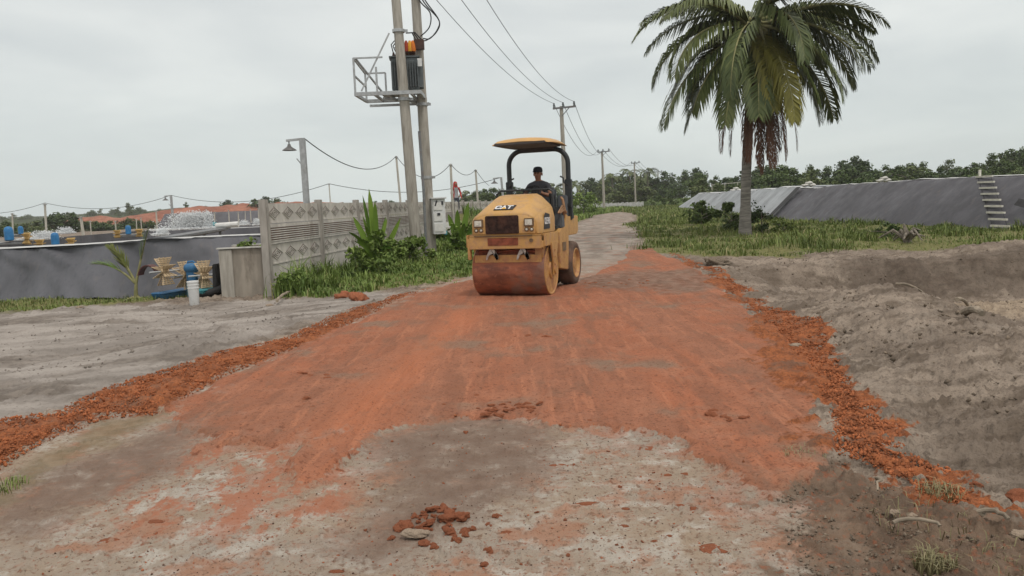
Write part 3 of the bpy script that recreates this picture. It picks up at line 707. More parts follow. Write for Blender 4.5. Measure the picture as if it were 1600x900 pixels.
# badge: black plate with white letters and a yellow wedge
slope = math.atan2(1.645-1.49, .28)
def on_plate(px, pz, off=.006):   # plate coordinates -> roller coordinates
    c0 = Vector((-.03, -.385, 1.556)); u = Vector((1, 0, 0)); v = Vector((0, math.cos(slope), math.sin(slope))); n = Vector((0, -math.sin(slope), math.cos(slope)))
    return c0+u*px+v*pz+n*off
def plate_mtx(off):
    o = on_plate(0, 0, off); a = on_plate(1, 0, off)-o; b_ = on_plate(0, 1, off)-o; n = a.cross(b_)
    return Matrix(((a.x, b_.x, n.x, o.x), (a.y, b_.y, n.y, o.y), (a.z, b_.z, n.z, o.z), (0, 0, 0, 1)))
bp = MB(); bp.prism([(-.185, -.075), (.165, -.075), (.20, .075), (-.15, .075)], .012, plate_mtx(.0)); badge = bp.build('badge', MT['decal'], rr, bevel=.003)
def stroke(mb, pts, wd, hgt, mtx):
    for i in range(len(pts)-1):
        a, b_ = Vector(pts[i]), Vector(pts[i+1]); dd = (b_-a).normalized(); nn = Vector((-dd.y, dd.x))*wd/2
        a2, b2 = a-dd*wd*.45, b_+dd*wd*.45
        mb.prism([a2-nn, b2-nn, b2+nn, a2+nn], hgt+.0007*i, mtx)
lt = MB(); mm = plate_mtx(.0125); S = .047
def glyph(mb, ch, x, w_, h_, wd, mtx, sh=.12):
    G_ = {'C': [[(1, .78), (.8, 1), (.2, 1), (0, .8), (0, .2), (.2, 0), (.8, 0), (1, .22)]], 'A': [[(0, 0), (.5, 1), (1, 0)]], 'T': [[(0, 1), (1, 1)], [(.5, .9), (.5, 0)]],
          '3': [[(0, 1), (1, 1), (1, 0), (0, 0)], [(.3, .5), (.9, .5)]], '4': [[(.0, 1), (0, .42), (1, .42)], [(.75, 1), (.75, 0)]], 'B': [[(0, 0), (0, 1), (.8, 1), (.95, .75), (.7, .52), (.1, .52)], [(.7, .5), (1, .25), (.8, 0), (.1, 0)]]}
    for st in G_[ch]: stroke(mb, [(x+p[0]*w_+p[1]*h_*sh, -h_/2+p[1]*h_) for p in st], wd, .004, mtx)
for ch, x in (('C', -.155), ('A', -.055), ('T', .050)): glyph(lt, ch, x, .082, .088, .024, mm)
lt.build('lettering', MT['decalwhite'], badge)
tr = MB(); tr.prism([(-.045, -.058), (.045, -.058), (.004, -.004)], .008, plate_mtx(.0125)); tr.build('wedge', MT['decalyellow'], badge)
# side badge with the type code
sp_ = MB(); smx = Matrix(((0, 0, 1, .612), (1, 0, 0, -.02), (0, 1, 0, 1.30), (0, 0, 0, 1)))
sp_.prism([(-.20, -.13), (.16, -.13), (.16, .12), (-.10, .15), (-.16, .10)], .006, smx); sb_ = sp_.build('side_badge', MT['decal'], rr)
lt = MB(); smx2 = Matrix(((0, 0, 1, .6185), (1, 0, 0, -.02), (0, 1, 0, 1.31), (0, 0, 0, 1)))
for ch, x in (('C', -.155), ('B', -.09), ('3', -.02), ('4', .045), ('B', .11)): glyph(lt, ch, x, .042, .10, .014, smx2, 0)
lt.build('lettering', MT['decalwhite'], sb_)
# rear body
b = MB()
b.prism([(.62, .42), (1.20, .34), (1.26, .62), (1.30, .98), (1.98, .98), (2.06, 1.06), (2.06, 1.34), (1.32, 1.34), (1.24, 1.38), (1.12, 1.40), (1.06, 1.18), (.86, 1.14), (.74, 1.14), (.62, 1.08)], 1.30, Matrix(((0, 0, 1, -.65), (1, 0, 0, 0), (0, 1, 0, 0), (0, 0, 0, 1))))
b.box((0, .52, .88), (.5, .3, .5))
b.build('rear_body', MT['yellow'], rr, bevel=.012)
k = MB(); k.box((.655, .93, .80), (.012, .24, .16)); k.build('step_opening', MT['bezel'], rr)
for sx in (-1, 1): k = MB(); k.box((sx*.50, .95, 1.27), (.30, .22, .26), taper=.92); k.build('foot_step', MT['seatgrey'], rr, bevel=.02)
k = MB(); k.box((0, .95, 1.17), (1.2, .66, .05)); k.build('platform', MT['rops'], rr)
for k_ in range(2):
    k = MB()
    for q in range(3): k.tube([(.62, .7+q*.05, 1.42-k_*.1), (.66, .85+q*.03, 1.55-.04*q), (.64, 1.02, 1.5-.05*q), (.60, 1.18, 1.28)], .016+.004*q, 6)
    if k_ == 0: k.build('hoses', MT['hose'], rr, True)
# tyres
for x in (-.545, -.185, .185, .545):
    t = MB(); t.lathe([(.275, -.13), (.30, -.15), (.36, -.155), (.405, -.135), (.425, -.09), (.43, 0), (.425, .09), (.405, .135), (.36, .155), (.30, .15), (.275, .13)], (0, 0, 0), 'X', 40, closed=True)
    to = t.build('rear_wheel', MT['tyre'], rr, True, angle=60); to.location = (x, 1.66, .43)
    sg = 1 if x > 0 else -1
    t = MB(); t.lathe([(.285, .10), (.29, .15), (.275, .155), (.255, .135), (.225, .09), (.12, .075), (.10, .115), (.01, .12)], (0, 0, 0), 'X', 32)
    if sg < 0: t.v = [(-v[0], v[1], v[2]) for v in t.v]; t.f = [tuple(reversed(q)) for q in t.f]
    t.build('rim', MT['yellow'], to, True, angle=35)
# rops and canopy
RX, RY = .60, 1.60
pts = [(-RX, RY, 1.15), (-RX, RY, 2.36)]
for i in range(1, 9):
    a = PI/2*i/8; pts.append((-RX+.28*(1-math.cos(a)), RY, 2.36+.28*math.sin(a)))
pts = pts+[(-p[0], p[1], p[2]) for p in reversed(pts)]
r_ = MB(); r_.tube(pts, .048, 12); rops = r_.build('roll_bar', MT['rops'], rr, True)
for sx in (-1, 1):
    r_ = MB(); r_.box((sx*RX, RY, 1.70), (.125, .12, .70)); r_.box((sx*RX, RY, 1.34), (.14, .16, .10)); r_.box((sx*(RX+.02), RY-.10, 1.55), (.10, .05, .07)); r_.box((sx*(RX+.02), RY-.10, 1.30), (.10, .05, .07))
    r_.build('lower_post', MT['rops'], rr, bevel=.01)
for sx in (-1, 1):
    r_ = MB(); r_.tube([(sx*RX, RY-.05, 1.94), (sx*RX*.90, RY-.12, 1.99), (sx*RX*.88, RY-.12, 2.08), (sx*RX*.78, RY-.12, 2.11)], .016, 6)
    r_.build('mirror_arm', MT['rops'], rr, True)
cn = MB(); NX, NY = 14, 14; W2, L0, L1 = .565, .50, 1.84
def canv(u, v, top):
    x = u*W2; y = (L0+L1)/2+v*(L1-L0)/2
    e = max(abs(u), abs(v)); z = 2.83-.045*u*u-.03*v*v-.06*max(0, e-.82)/.18
    if not top: z = 2.715-.02*u*u-.0*v*v+.01*u
    return (x*(1-.05*v*v), y, z)
vs = [canv(-1+2*i/NX, -1+2*j/NY, True) for j in range(NY+1) for i in range(NX+1)]
fs = [(j*(NX+1)+i, j*(NX+1)+i+1, (j+1)*(NX+1)+i+1, (j+1)*(NX+1)+i) for j in range(NY) for i in range(NX)]
cn.add(vs, fs); cn.f = cn.f
nb_ = len(cn.v); vs2 = [canv(-1+2*i/NX, -1+2*j/NY, False) for j in range(NY+1) for i in range(NX+1)]
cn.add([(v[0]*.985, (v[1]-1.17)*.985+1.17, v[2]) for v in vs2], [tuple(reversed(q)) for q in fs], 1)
def edge_ids():
    a = [i for i in range(NX+1)]+[j*(NX+1)+NX for j in range(1, NY+1)]+[NY*(NX+1)+i for i in range(NX-1, -1, -1)]+[j*(NX+1) for j in range(NY-1, 0, -1)]
    return a
ed = edge_ids(); cn.f += [(ed[i], nb_+ed[i], nb_+ed[(i+1) % len(ed)], ed[(i+1) % len(ed)]) for i in range(len(ed))]; cn.m += [0]*len(ed)
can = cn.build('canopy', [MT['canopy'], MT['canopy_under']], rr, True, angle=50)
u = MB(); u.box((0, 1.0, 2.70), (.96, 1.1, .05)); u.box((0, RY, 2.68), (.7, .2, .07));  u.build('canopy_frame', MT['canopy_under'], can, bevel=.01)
# controls
k = MB(); k.tube([(-.58, .70, 1.5), (-.56, .72, 1.80), (-.48, .72, 1.865), (.46, .72, 1.865), (.52, .72, 1.82), (.53, .72, 1.5)], .02, 8); k.build('front_rail', MT['rops'], rr, True)
k = MB(); k.box((.08, .70, 1.55), (.36, .12, .42)); k.tube([(.08, .74, 1.72), (.08, .86, 1.80)], .03, 8); kd = k.build('console', MT['rops'], rr)
sw = MB(); cc = Vector((.08, .88, 1.83)); ring = [cc+R3(x=math.radians(-50)) @ Vector((.17*math.cos(a), 0.17*math.sin(a)*.0, .17*math.sin(a))) for a in np.linspace(0, 2*PI, 25)]
sw.tube(ring, .014, 6, False); sw.bar(ring[0], ring[12], .02, .02); sw.bar(ring[6], ring[18], .02, .02); sw.build('steering_wheel', MT['black'], kd, True)
k = MB(); k.box((.08, 1.40, 1.40), (.52, .46, .14)); k.box((.08, 1.66, 1.68), (.50, .12, .46)); k.box((.08, 1.35, 1.25), (.4, .4, .2)); k.build('seat', MT['seatgrey'], rr, bevel=.04, seg=3)
k = MB(); k.box((.44, 1.1, 1.42), (.14, .5, .22)); k.tube([(.42, .96, 1.4), (.41, .95, 1.74)], .018, 6); k.tube([(.47, .93, 1.4), (.48, .92, 1.70)], .018, 6); k.box((.41, .95, 1.74), (.045, .045, .1)); k.box((.48, .92, 1.72), (.045, .045, .1)); k.build('control_lever', MT['black'], rr, bevel=.008)
k = MB(); k.tube([(.63, 1.22, 1.42), (.66, 1.02, 1.46), (.64, .98, 1.66), (.58, 1.1, 1.70)], .026, 8); k.build('grab_rail', MT['hose'], rr, True)
k = MB(); k.box((.52, 1.42, 1.54), (.16, .24, .42)); k.build('tank_box', MT['seatgrey'], rr, bevel=.02)

# driver, seated, hands on the steering wheel
DV = RO+Matrix.Rotation(RZ, 3, 'Z') @ Vector((.08, 1.30, 0))*RS_
dr = thing('person', 'man in a dark cap and dark t-shirt sitting at the wheel of the yellow roller', 'person', DV, RZ); dr.scale = (RS_,)*3
s = SK()
pel = s.p((0, .08, 1.56), (.15, .12)); wa = s.p((0, .07, 1.70), (.135, .105), pel); ch = s.p((0, .05, 1.86), (.16, .11), wa); sh = s.p((0, .04, 1.97), (.125, .08), ch)
nk = s.p((0, .02, 2.045), .052, sh); jw = s.p((0, -.01, 2.105), (.062, .072), nk); hd = s.p((0, -.005, 2.175), (.078, .092), jw); tp = s.p((0, .01, 2.245), (.066, .082), hd)
for sx in (-1, 1):
    a = s.p((sx*.185, .04, 1.955), .062, sh); e = s.p((sx*.27, -.06, 1.74), .048, a); wr = s.p((sx*.165, -.30, 1.79), .030, e)
    s.hand(wr, (-.25*sx, -.8, .35), (0, .3, 1), 1, .7)
    hp = s.p((sx*.10, .02, 1.53), .095, pel); kn = s.p((sx*.16, -.38, 1.56), .072, hp); an = s.p((sx*.16, -.42, 1.26), .045, kn); s.p((sx*.16, -.54, 1.225), .038, an)
def dmat(c):
    if c.z > 2.035: return 0
    if c.y < -.055 and 1.66 < c.z < 1.95 and abs(c.x) > .07: return 0
    if c.z > 1.60 and c.y > -.2: return 1
    return 2
body = skin_body('body', s.v, s.e, s.r, [MT['skin'], MT['shirt'], MT['trouser']], dmat, dr)
fc = MB(); fc.v = []
fc.add([(-.012, -.092, 2.185), (.012, -.092, 2.185), (.018, -.098, 2.145), (-.018, -.098, 2.145), (0, -.118, 2.148)], [(0, 1, 4), (1, 2, 4), (2, 3, 4), (3, 0, 4)])
fc.build('nose', MT['skin'], dr, True)
for sx in (-1, 1):
    fc = MB(); fc.ball((sx*.080, .01, 2.165), (.014, .024, .036), 8, 6); fc.build('ear', MT['skin'], dr, True)
    fc = MB(); fc.ball((sx*.03, -.084, 2.182), (.014, .008, .008), 8, 5); fc.build('eye', MT['hair'], dr, True)
    fc = MB(); fc.box((sx*.03, -.088, 2.203), (.036, .008, .008)); fc.build('eyebrow', MT['hair'], dr)
fc = MB(); fc.box((0, -.086, 2.112), (.045, .01, .007)); fc.build('mouth', MT['maroon'], dr)
cp = MB()
prof = [(.090, 2.20), (.094, 2.225), (.090, 2.262), (.072, 2.293), (.035, 2.307), (.002, 2.309)]
cp.lathe(prof, (0, .005, 0), 'Z', 20); cp.v = [(v[0]*.97, v[1]*1.13, v[2]) for v in cp.v]
br_ = [(.088*math.cos(a), -.02-.155*math.sin(a)) for a in np.linspace(.0, PI, 12)]
cp.prism([(p[0], p[1]) for p in br_][::-1], .01, Matrix.Translation((0, 0, 2.205))); cp.build('cap', MT['capcloth'], dr, True)
# ------------------------------------------------------------------ precast concrete wall
WA = Vector((-5.33, 16.8, 0)); WDIR = Vector((3.83, 38.2, 0)).normalized(); BAY = 3.42; NB_ = 14
wrz = math.atan2(WDIR.y, WDIR.x)
WZ = -.24
wall = thing('concrete_wall', 'long grey precast concrete panel wall with diamond and louvre relief beside the road', 'wall', (WA.x, WA.y, WZ), wrz)
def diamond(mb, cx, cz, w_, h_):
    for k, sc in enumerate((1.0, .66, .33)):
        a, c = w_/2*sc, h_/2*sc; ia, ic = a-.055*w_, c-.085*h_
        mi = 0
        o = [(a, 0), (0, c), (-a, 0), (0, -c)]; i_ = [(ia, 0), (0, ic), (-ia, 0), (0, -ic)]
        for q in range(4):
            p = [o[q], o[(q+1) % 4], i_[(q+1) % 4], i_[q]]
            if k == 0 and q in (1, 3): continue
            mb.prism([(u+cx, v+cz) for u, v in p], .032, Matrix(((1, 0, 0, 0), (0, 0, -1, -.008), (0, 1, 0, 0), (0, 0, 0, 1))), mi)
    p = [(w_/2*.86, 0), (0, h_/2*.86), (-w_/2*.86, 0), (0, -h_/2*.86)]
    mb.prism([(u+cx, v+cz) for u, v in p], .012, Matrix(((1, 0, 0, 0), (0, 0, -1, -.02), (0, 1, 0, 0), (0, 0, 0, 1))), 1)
PL = BAY-.18; PH = .455
def pbase(mb): mb.box((0, 0, PH/2), (PL, .05, PH-.012))
pm_ = {}
for kind in ('diamond', 'louvre', 'plain'):
    m = MB(); pbase(m)
    if kind == 'diamond':
        for k in range(4): diamond(m, -PL/2+PL*(k+.5)/4, PH*.52, PL/4*.86, PH*.66)
        m.box((0, -.032, .02), (PL, .016, .03))
    elif kind == 'louvre':
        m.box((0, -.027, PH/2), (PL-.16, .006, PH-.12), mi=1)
        for k in range(7): m.box((0, -.045, .075+k*.051), (PL-.14, .035, .026))
        m.box((0, -.04, PH-.035), (PL, .03, .05)); m.box((0, -.04, .03), (PL, .03, .045))
        for sx in (-1, 1): m.box((sx*(PL/2-.04), -.04, PH/2), (.08, .03, PH-.02))
    o = m.build('panel', [MT['wallc'], MT['wallshade'] if kind != 'louvre' else MT['wallred']]); pm_[kind] = o.data; bpy.data.objects.remove(o)
m = MB(); m.box((0, 0, 1.06), (.17, .17, 2.12), taper=.94); m.box((0, -.09, 1.0), (.10, .02, 1.9)); pst = m.build('post', MT['wallpost'], bevel=.008); pst_me = pst.data; bpy.data.objects.remove(pst)
for i in range(NB_+1):
    o = link('post', pst_me, wall); o.location = (i*BAY, 0, 0); o.rotation_euler = (0.008*math.sin(i*2.1), .010*math.sin(i*1.3+.5), 0)
    if i == NB_: break
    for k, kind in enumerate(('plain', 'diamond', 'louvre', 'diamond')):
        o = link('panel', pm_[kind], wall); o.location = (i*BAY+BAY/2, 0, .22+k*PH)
    if i == 0:
        pass
m = MB(); m.box((NB_*BAY/2, 0, .10), (NB_*BAY, .12, .22)); m.build('footing', MT['tankc'], wall)

# ------------------------------------------------------------------ concrete tank left of the wall
TZ = Hat(-6.0, 17.2)
tk = thing('concrete_tank', 'square stained concrete tank standing at the near end of the panel wall', 'tank', (-5.93, 17.5, TZ-.05), math.radians(7))
m = MB(); tw, td, th_ = 1.0, 1.4, 1.09
m.box((0, -td/2+.06, th_/2), (tw, .12, th_)); m.box((0, td/2-.06, th_/2), (tw, .12, th_)); m.box((-tw/2+.06, 0, th_/2), (.12, td-.24, th_)); m.box((tw/2-.06, 0, th_/2), (.12, td-.24, th_))
m.build('tank_wall', MT['tankc'], tk, bevel=.01)
m = MB(); m.box((-tw/2+.13, -td/2-.022, th_/2-.01), (.28, .045, th_-.02)); m.build('lit_pilaster', MT['concrete'], tk, bevel=.008)  # lighter concrete paints in the light on the tank's left face
for a, b_ in (((-tw/2-.05, -td/2-.05), (tw/2+.02, -td/2-.05)), ((-tw/2-.05, td/2), (tw/2, td/2))):
    m = MB(); m.bar((a[0], a[1]+.06, th_+.016), (b_[0], b_[1]+.06, th_+.016), .16, .03); m.build('rim', MT['sack'], tk, bevel=.006)
m = MB(); m.box((0, 0, th_-.25), (tw-.26, td-.26, .06)); m.build('soil_fill', MT['tankc'], tk)

# ------------------------------------------------------------------ left pond with lined bank
def sheet(name, rows, mat, parent=None, wr=.0, seed=1, smooth=True, nx=90, sag=0.0):
    """loft through polylines (each a list of Vectors), resampled along their length, with wrinkles"""
    P = []
    for r in rows:
        r = np.array([tuple(v) for v in r]); dd = np.concatenate(([0], np.cumsum(np.linalg.norm(np.diff(r, axis=0), axis=1)))); t = np.linspace(0, dd[-1], nx)
        P.append(np.stack([np.interp(t, dd, r[:, k]) for k in range(3)], 1))
    P = np.array(P)                      # rows, nx, 3
    k = 6; out = []
    for i in range(len(P)-1):
        for j in range(k): out.append(P[i]*(1-j/k)+P[i+1]*(j/k))
    out.append(P[-1]); P = np.array(out); R, C, _ = P.shape
    s_ = np.linspace(0, 1, C)*np.linalg.norm(P[0, -1]-P[0, 0]); v_ = np.linspace(0, 1, R)
    S, Vv = np.meshgrid(s_, v_)
    wn = fbm(S+Vv*1.2, Vv*1.1, .8, 4, seed)*1.2+np.abs(fbm(S*1.0+Vv*2.5, Vv*.9, 1.4, 3, seed+5))*-1.0
    P[:, :, 1] -= wn*wr; P[:, :, 2] += wn*wr*.35
    if sag: P[:, :, 2] += sag*(fbm(P[:, :, 1]*.16, P[:, :, 0]*.02, 1, 4, 71)+.3*np.abs(fbm(P[:, :, 1]*.6, P[:, :, 0]*.02, 1, 3, 73)))*np.clip(P[:, :, 2]/1.8, 0, 1)
    i = np.arange(R*C).reshape(R, C); q = np.stack([i[:-1, :-1], i[:-1, 1:], i[1:, 1:], i[1:, :-1]], -1).reshape(-1)
    me = npmesh(name, P.reshape(-1, 3), q, np.full((R-1)*(C-1), 4), smooth); me.materials.append(mat)
    return link(name, me, parent)
B0 = [Vector((-34, 26, -.55)), Vector((-19, 22.0, -.42)), G(0, 470, -.40), G(120, 466, -.36), G(240, 464, -.34), Vector((-6.9, 18.9, -.34)), Vector((-6.1, 19.6, -.34))]
T0 = [Vector((-34, 27.6, .85)), Vector((-19, 23.6, .9)), D(0, 389, 20.9), D(120, 383, 20.2), D(240, 375, 19.6), D(335, 370, 20.0), Vector((-6.3, 21.0, 1.0))]
pond = thing('pond_bank', 'low grey lined pond bank at the left behind the sandy ground', 'pond bank', (0, 0, 0))
T0b = [v+Vector((0, .35, .03)) for v in T0]; T0c = [v+Vector((0, 1.1, .0)) for v in T0]; T0d = [v+Vector((0, 2.6, -1.3)) for v in T0]
sheet('liner', [B0, [b_.lerp(t_, .5)+Vector((0, .12, .10)) for b_, t_ in zip(B0, T0)], [b_.lerp(t_, .93)+Vector((0, .03, .05)) for b_, t_ in zip(B0, T0)], T0], MT['liner_l'], pond, .34, 3, nx=220)
sheet('liner_top', [T0, T0b, T0c], MT['rim'], pond, .012, 4)
sheet('inner_liner', [T0c, T0d], MT['liner_l'], pond, .05, 6)
# far bank: inside face, white rim
F1 = [D(-120, 389, 33), D(0, 379, 36), D(133, 368, 44), D(232, 360, 52), D(320, 355, 60), Vector((-20, 84, 1.0))]
F0 = [v+Vector((0, -7, -1.6)) for v in F1]; F2 = [v+Vector((0, .5, .02)) for v in F1]; F3 = [v+Vector((0, 3.0, -1.6)) for v in F1]
fb = thing('pond_bank', 'far side of the pond with a dark inner liner and white rim line', 'pond bank', (0, 0, 0))
sheet('inner_liner', [F0, F1], MT['liner'], fb, .05, 8); sheet('rim', [F1, F2], MT['rim'], fb, .0, 9); sheet('outer_slope', [F2, F3], MT['liner'], fb, .03, 10)
K1 = [D(240, 352, 50), D(345, 353, 47), D(430, 356, 43), Vector((-10, 42, .85))]
# third bank, seen just left of the wall
K1 = [D(338, 367, 31), D(380, 366, 30), D(440, 363, 29), Vector((-6.6, 29.5, .7))]
kb = thing('pond_bank', 'lined bank with a white top edge between the concrete tank and the far pond', 'pond bank', (0, 0, 0))
K1 = [D(326, 358, 40), D(380, 356, 42), D(440, 353, 46), Vector((-8, 47, .9))]; K0 = [v+Vector((0, -1.5, -1.5)) for v in K1]; K2 = [v+Vector((0, .5, .02)) for v in K1]
sheet('inner_liner', [K0, K1], MT['liner'], kb, .04, 12, nx=40); sheet('rim', [K1, K2], MT['rim'], kb, 0, 13, nx=40); sheet('outer_slope', [K2, [v+Vector((0, 2, -1.6)) for v in K2]], MT['liner'], kb, .03, 14, nx=40)
wm = npmesh('pond_water', [(-60, 22, -.30), (-9, 22, -.30), (-14, 66, -.30), (-60, 45, -.30)], [0, 1, 2, 3], [4]); wm.materials.append(MT['water']); tag(link('pond_water', wm), kind='structure')
# a dark bank of another pond beyond the fence posts
E1 = [D(258, 334, 120), D(345, 331, 115), D(440, 327, 110)]
eb = tag(sheet('pond_bank', [[v+Vector((0, -4, -2.6)) for v in E1], E1, [v+Vector((0, 3, -.2)) for v in E1], [v+Vector((0, 6, -3)) for v in E1]], MT['liner'], None, .1, 16, nx=50), 'distant dark pond bank below the red earth behind the thin posts', 'pond bank')

# grey walkway plank across the pond with a pipe
pa, pb = D(256, 372, 21.5), D(349, 357, 30)
wk = thing('walkway', 'grey plank walkway running out over the pond beside the splashing water', 'walkway', pa)
m = MB(); m.bar((0, 0, 0), pb-pa, .55, .07); m.build('deck', MT['greypaint'], wk)
m = MB(); m.tube([Vector((.1, -.3, -.05)), (pb-pa)+Vector((.2, -.4, -.02))], .06, 8); m.build('pipe', MT['greypaint'], wk)
for t in (.25, .6, .92): m = MB(); m.bar((pb-pa)*t+Vector((0, 0, -.02)), (pb-pa)*t+Vector((0, 0, -1.2)), .08); m.build('leg', MT['greypaint'], wk)
m = MB(); q = (pb-pa)*.97; m.cyl(q+Vector((-.1, -.3, .12)), q+Vector((.75, -.3, .15)), .11, n=10); m.build('white_pipe', MT['whitepaint'], wk)

# ------------------------------------------------------------------ paddlewheel aerators
def paddle_wheel(mb, c, R=.37, n=8, ph=.2, mi=0, tilt=0.0):
    """perforated blades round a hub, axle along x"""
    c = Vector(c)
    mb.cyl(c+Vector((-.09, 0, 0)), c+Vector((.09, 0, 0)), .055, n=10, mi=mi)
    for k in range(n):
        a = ph+2*PI*k/n; rad = Vector((0, math.cos(a), math.sin(a))); tan = Vector((0, -math.sin(a), math.cos(a)))
        for u in (-1, -.33, .33, 1):
            mb.bar(c+rad*.06+Vector((u*.04, 0, 0)), c+rad*R+Vector((u*.14, 0, 0))+tan*.05, .022, .012, mi, up=tan)
        for rr_ in (.38, .52, .66, .80, .94):
            hw = .05+.10*rr_; mb.bar(c+rad*R*rr_+Vector((-hw, 0, 0))+tan*.05*rr_, c+rad*R*rr_+Vector((hw, 0, 0))+tan*.05*rr_, .028, .012, mi, up=tan)
wheel_spots = [((257, 424), 17.75, .34, 'cream paddle wheel lying beside the maroon cover, left end of the pile', .15), ((290, 430), 17.95, .33, 'cream paddle wheel between the other two wheels, half behind the white bucket', .42), ((319, 430), 17.5, .34, 'cream paddle wheel in front of the blue jug next to the concrete tank', .0)]
for (px, dd, R, lab, ph) in wheel_spots:
    c = D(px[0], px[1], dd)
    w_ = thing('paddle_wheel', lab, 'paddle wheel', (c.x, c.y, c.z), math.radians(38+ph*70), 'old paddle wheels piled by the tank')
    m = MB(); paddle_wheel(m, (0, 0, 0), R, 8, ph); m.build('blades', MT['paddle'], w_)
    m = MB(); m.cyl((-.35, 0, 0), (.35, 0, 0), .022, n=8); m.build('axle', MT['galv'], w_)
def float_board(name, lab, a, b_, wd, mat):
    a, b_ = Vector(a), Vector(b_); L_ = (b_-a).length
    t = thing(name, lab, 'float', a, math.atan2((b_-a).y, (b_-a).x))
    m = MB()
    out_ = [(0, -wd*.28), (.12, -wd/2), (L_-.12, -wd/2), (L_, -wd*.28), (L_, wd*.28), (L_-.12, wd/2), (.12, wd/2), (0, wd*.28)]
    m.prism(out_, .09, Matrix.Translation((0, 0, 0))); m.v = [((v[0]-.5*L_)*(.86 if v[2] < .01 else 1)+.5*L_, v[1]*(.7 if v[2] < .01 else 1), v[2]*1.5) for v in m.v]
    m.build('hull', mat, t, bevel=.02)
    m = MB(); m.prism([(x*.98+.01*L_, y*1.06) for x, y in out_], .02, Matrix.Translation((0, 0, .137))); m.build('lip', mat, t, bevel=.006)
    return t
g1 = D(240, 452, 17.6); g2 = D(303, 438, 18.7)
float_board('float', 'bright blue pontoon float lying on the grass under the paddle wheels', (g1.x, g1.y, Hat(g1.x, g1.y)+.0), (g2.x, g2.y, Hat(g2.x, g2.y)+.06), .42, MT['blue'])
g1 = D(311, 455, 17.0); g2 = D(343, 440, 18.2)
float_board('float', 'teal pontoon float lying between the white bucket and the concrete tank', (g1.x, g1.y, Hat(g1.x, g1.y)+.04), (g2.x, g2.y, Hat(g2.x, g2.y)+.10), .34, MT['teal'])
c = D(302, 452, 17.75); jz = Hat(c.x, c.y)
j = thing('plastic_jug', 'blue round-topped plastic jug on a dull teal drum behind the paddle wheels', 'jug', (c.x, c.y, jz))
m = MB(); m.lathe([(.13, 0), (.145, .03), (.14, .36), (.12, .38)], (0, 0, 0), 'Z', 20); m.build('drum_base', MT['tealdull'], j, True)
m = MB(); m.lathe([(.115, .38), (.125, .40), (.125, .60), (.155, .62), (.175, .67), (.165, .74), (.12, .785), (.05, .80), (.002, .80)], (0, 0, 0), 'Z', 20); m.build('jug_body', MT['blue'], j, True)
m = MB(); m.tube([(-.09, 0, .78), (-.07, 0, .83), (.05, 0, .84), (.09, 0, .78)], .022, 8); m.build('handle', MT['blue'], j, True)
c = G(304, 474, -.22); c.z = Hat(c.x, c.y)
bk = thing('bucket', 'white plastic bucket standing on the grass edge in front of the paddle wheels', 'bucket', (c.x, c.y, c.z-.01)); bk.scale = (.80, .80, 1.08)
m = MB(); m.lathe([(.115, 0), (.12, .01), (.14, .44), (.150, .445), (.150, .47), (.142, .475), (.135, .46), (.112, .03), (.002, .03)], (0, 0, 0), 'Z', 24); m.build('bucket_wall', MT['whitebox'], bk, True, angle=40)
m = MB()
for zz in (.33, .39): m.lathe([(.134+zz*.012, zz), (.142+zz*.012, zz+.004), (.142+zz*.012, zz+.012), (.134+zz*.012, zz+.016)], (0, 0, 0), 'Z', 24)
m.build('ribs', MT['whitebox'], bk, True)
c = D(327, 462, 17.1); c.z = Hat(c.x, c.y)
m = MB(); m.tube([c+Vector((-.22, 0, .07)), c+Vector((.0, .05, .10)), c+Vector((.25, .12, .17)), c+Vector((.36, .16, .30))], [.08, .085, .09, .09], 12)
tag(m.build('black_pipe', MT['black'], None, True), 'black plastic pipe elbow lying on the ground by the concrete tank', 'pipe')
c = D(340, 440, 17.35)
m = MB(); m.box((c.x, c.y, c.z+.05), (.10, .34, .72), R3(y=.05)); tag(m.build('rubber_slab', MT['black'], None, bevel=.02), 'black rubber slab leaning against the side of the concrete tank', 'slab')
c = D(234, 428, 18.0)
m = MB(); n_ = 10; vs = []
for i in range(n_+1):
    a = PI*.15+PI*.75*i/n_
    for yy in (-.14, .14): vs.append((c.x+.24*math.cos(a), c.y+yy, c.z-.12+.34*math.sin(a)))
    for yy in (.14, -.14): vs.append((c.x+.215*math.cos(a), c.y+yy, c.z-.12+.315*math.sin(a)))
fs = [(4*i+a, 4*i+(a+1) % 4, 4*i+4+(a+1) % 4, 4*i+4+a) for i in range(n_) for a in range(4)]
m.add(vs, fs); tag(m.build('wheel_cover', MT['maroon'], None, True), 'curved maroon cover leaning on the leftmost old paddle wheel', 'cover')

# aerators working in the pond: blue motor cover, yellow wheels, float
def aerator(px, py, dist, s, lab, wheels=True):
    c = D(px, py, dist)
    t = thing('aerator', lab, 'aerator', (c.x, c.y, c.z), .2, 'paddle aerators in the pond')
    m = MB(); m.lathe([(.15*s, 0), (.19*s, .04*s), (.19*s, .46*s), (.15*s, .58*s), (.07*s, .63*s), (.002, .64*s)], (0, 0, 0), 'Z', 18); m.build('motor_cover', MT['blue_b'], t, True)
    m = MB(); m.box((0, 0, -.14*s), (1.2*s, .25*s, .12*s)); m.build('float', MT['greypaint'], t, bevel=.03)
    if wheels:
        for sx in (-1, 1):
            m = MB(); paddle_wheel(m, (sx*.72*s, 0, .06*s), .27*s, 7, .1+sx); m.build('paddle_wheel', MT['paddleyel'], t)
    m = MB(); m.bar((-1.0*s, 0, 0), (1.0*s, 0, 0), .05); m.build('axle', MT['galv'], t)
aerator(15, 376, 33, .95, 'blue capped paddle aerator at the far left edge of the pond')
aerator(87, 383, 28, .72, 'blue capped paddle aerator with yellow wheels close behind the near bank')
aerator(201, 366, 34, .62, 'blue capped paddle aerator nearest the splashing white water')
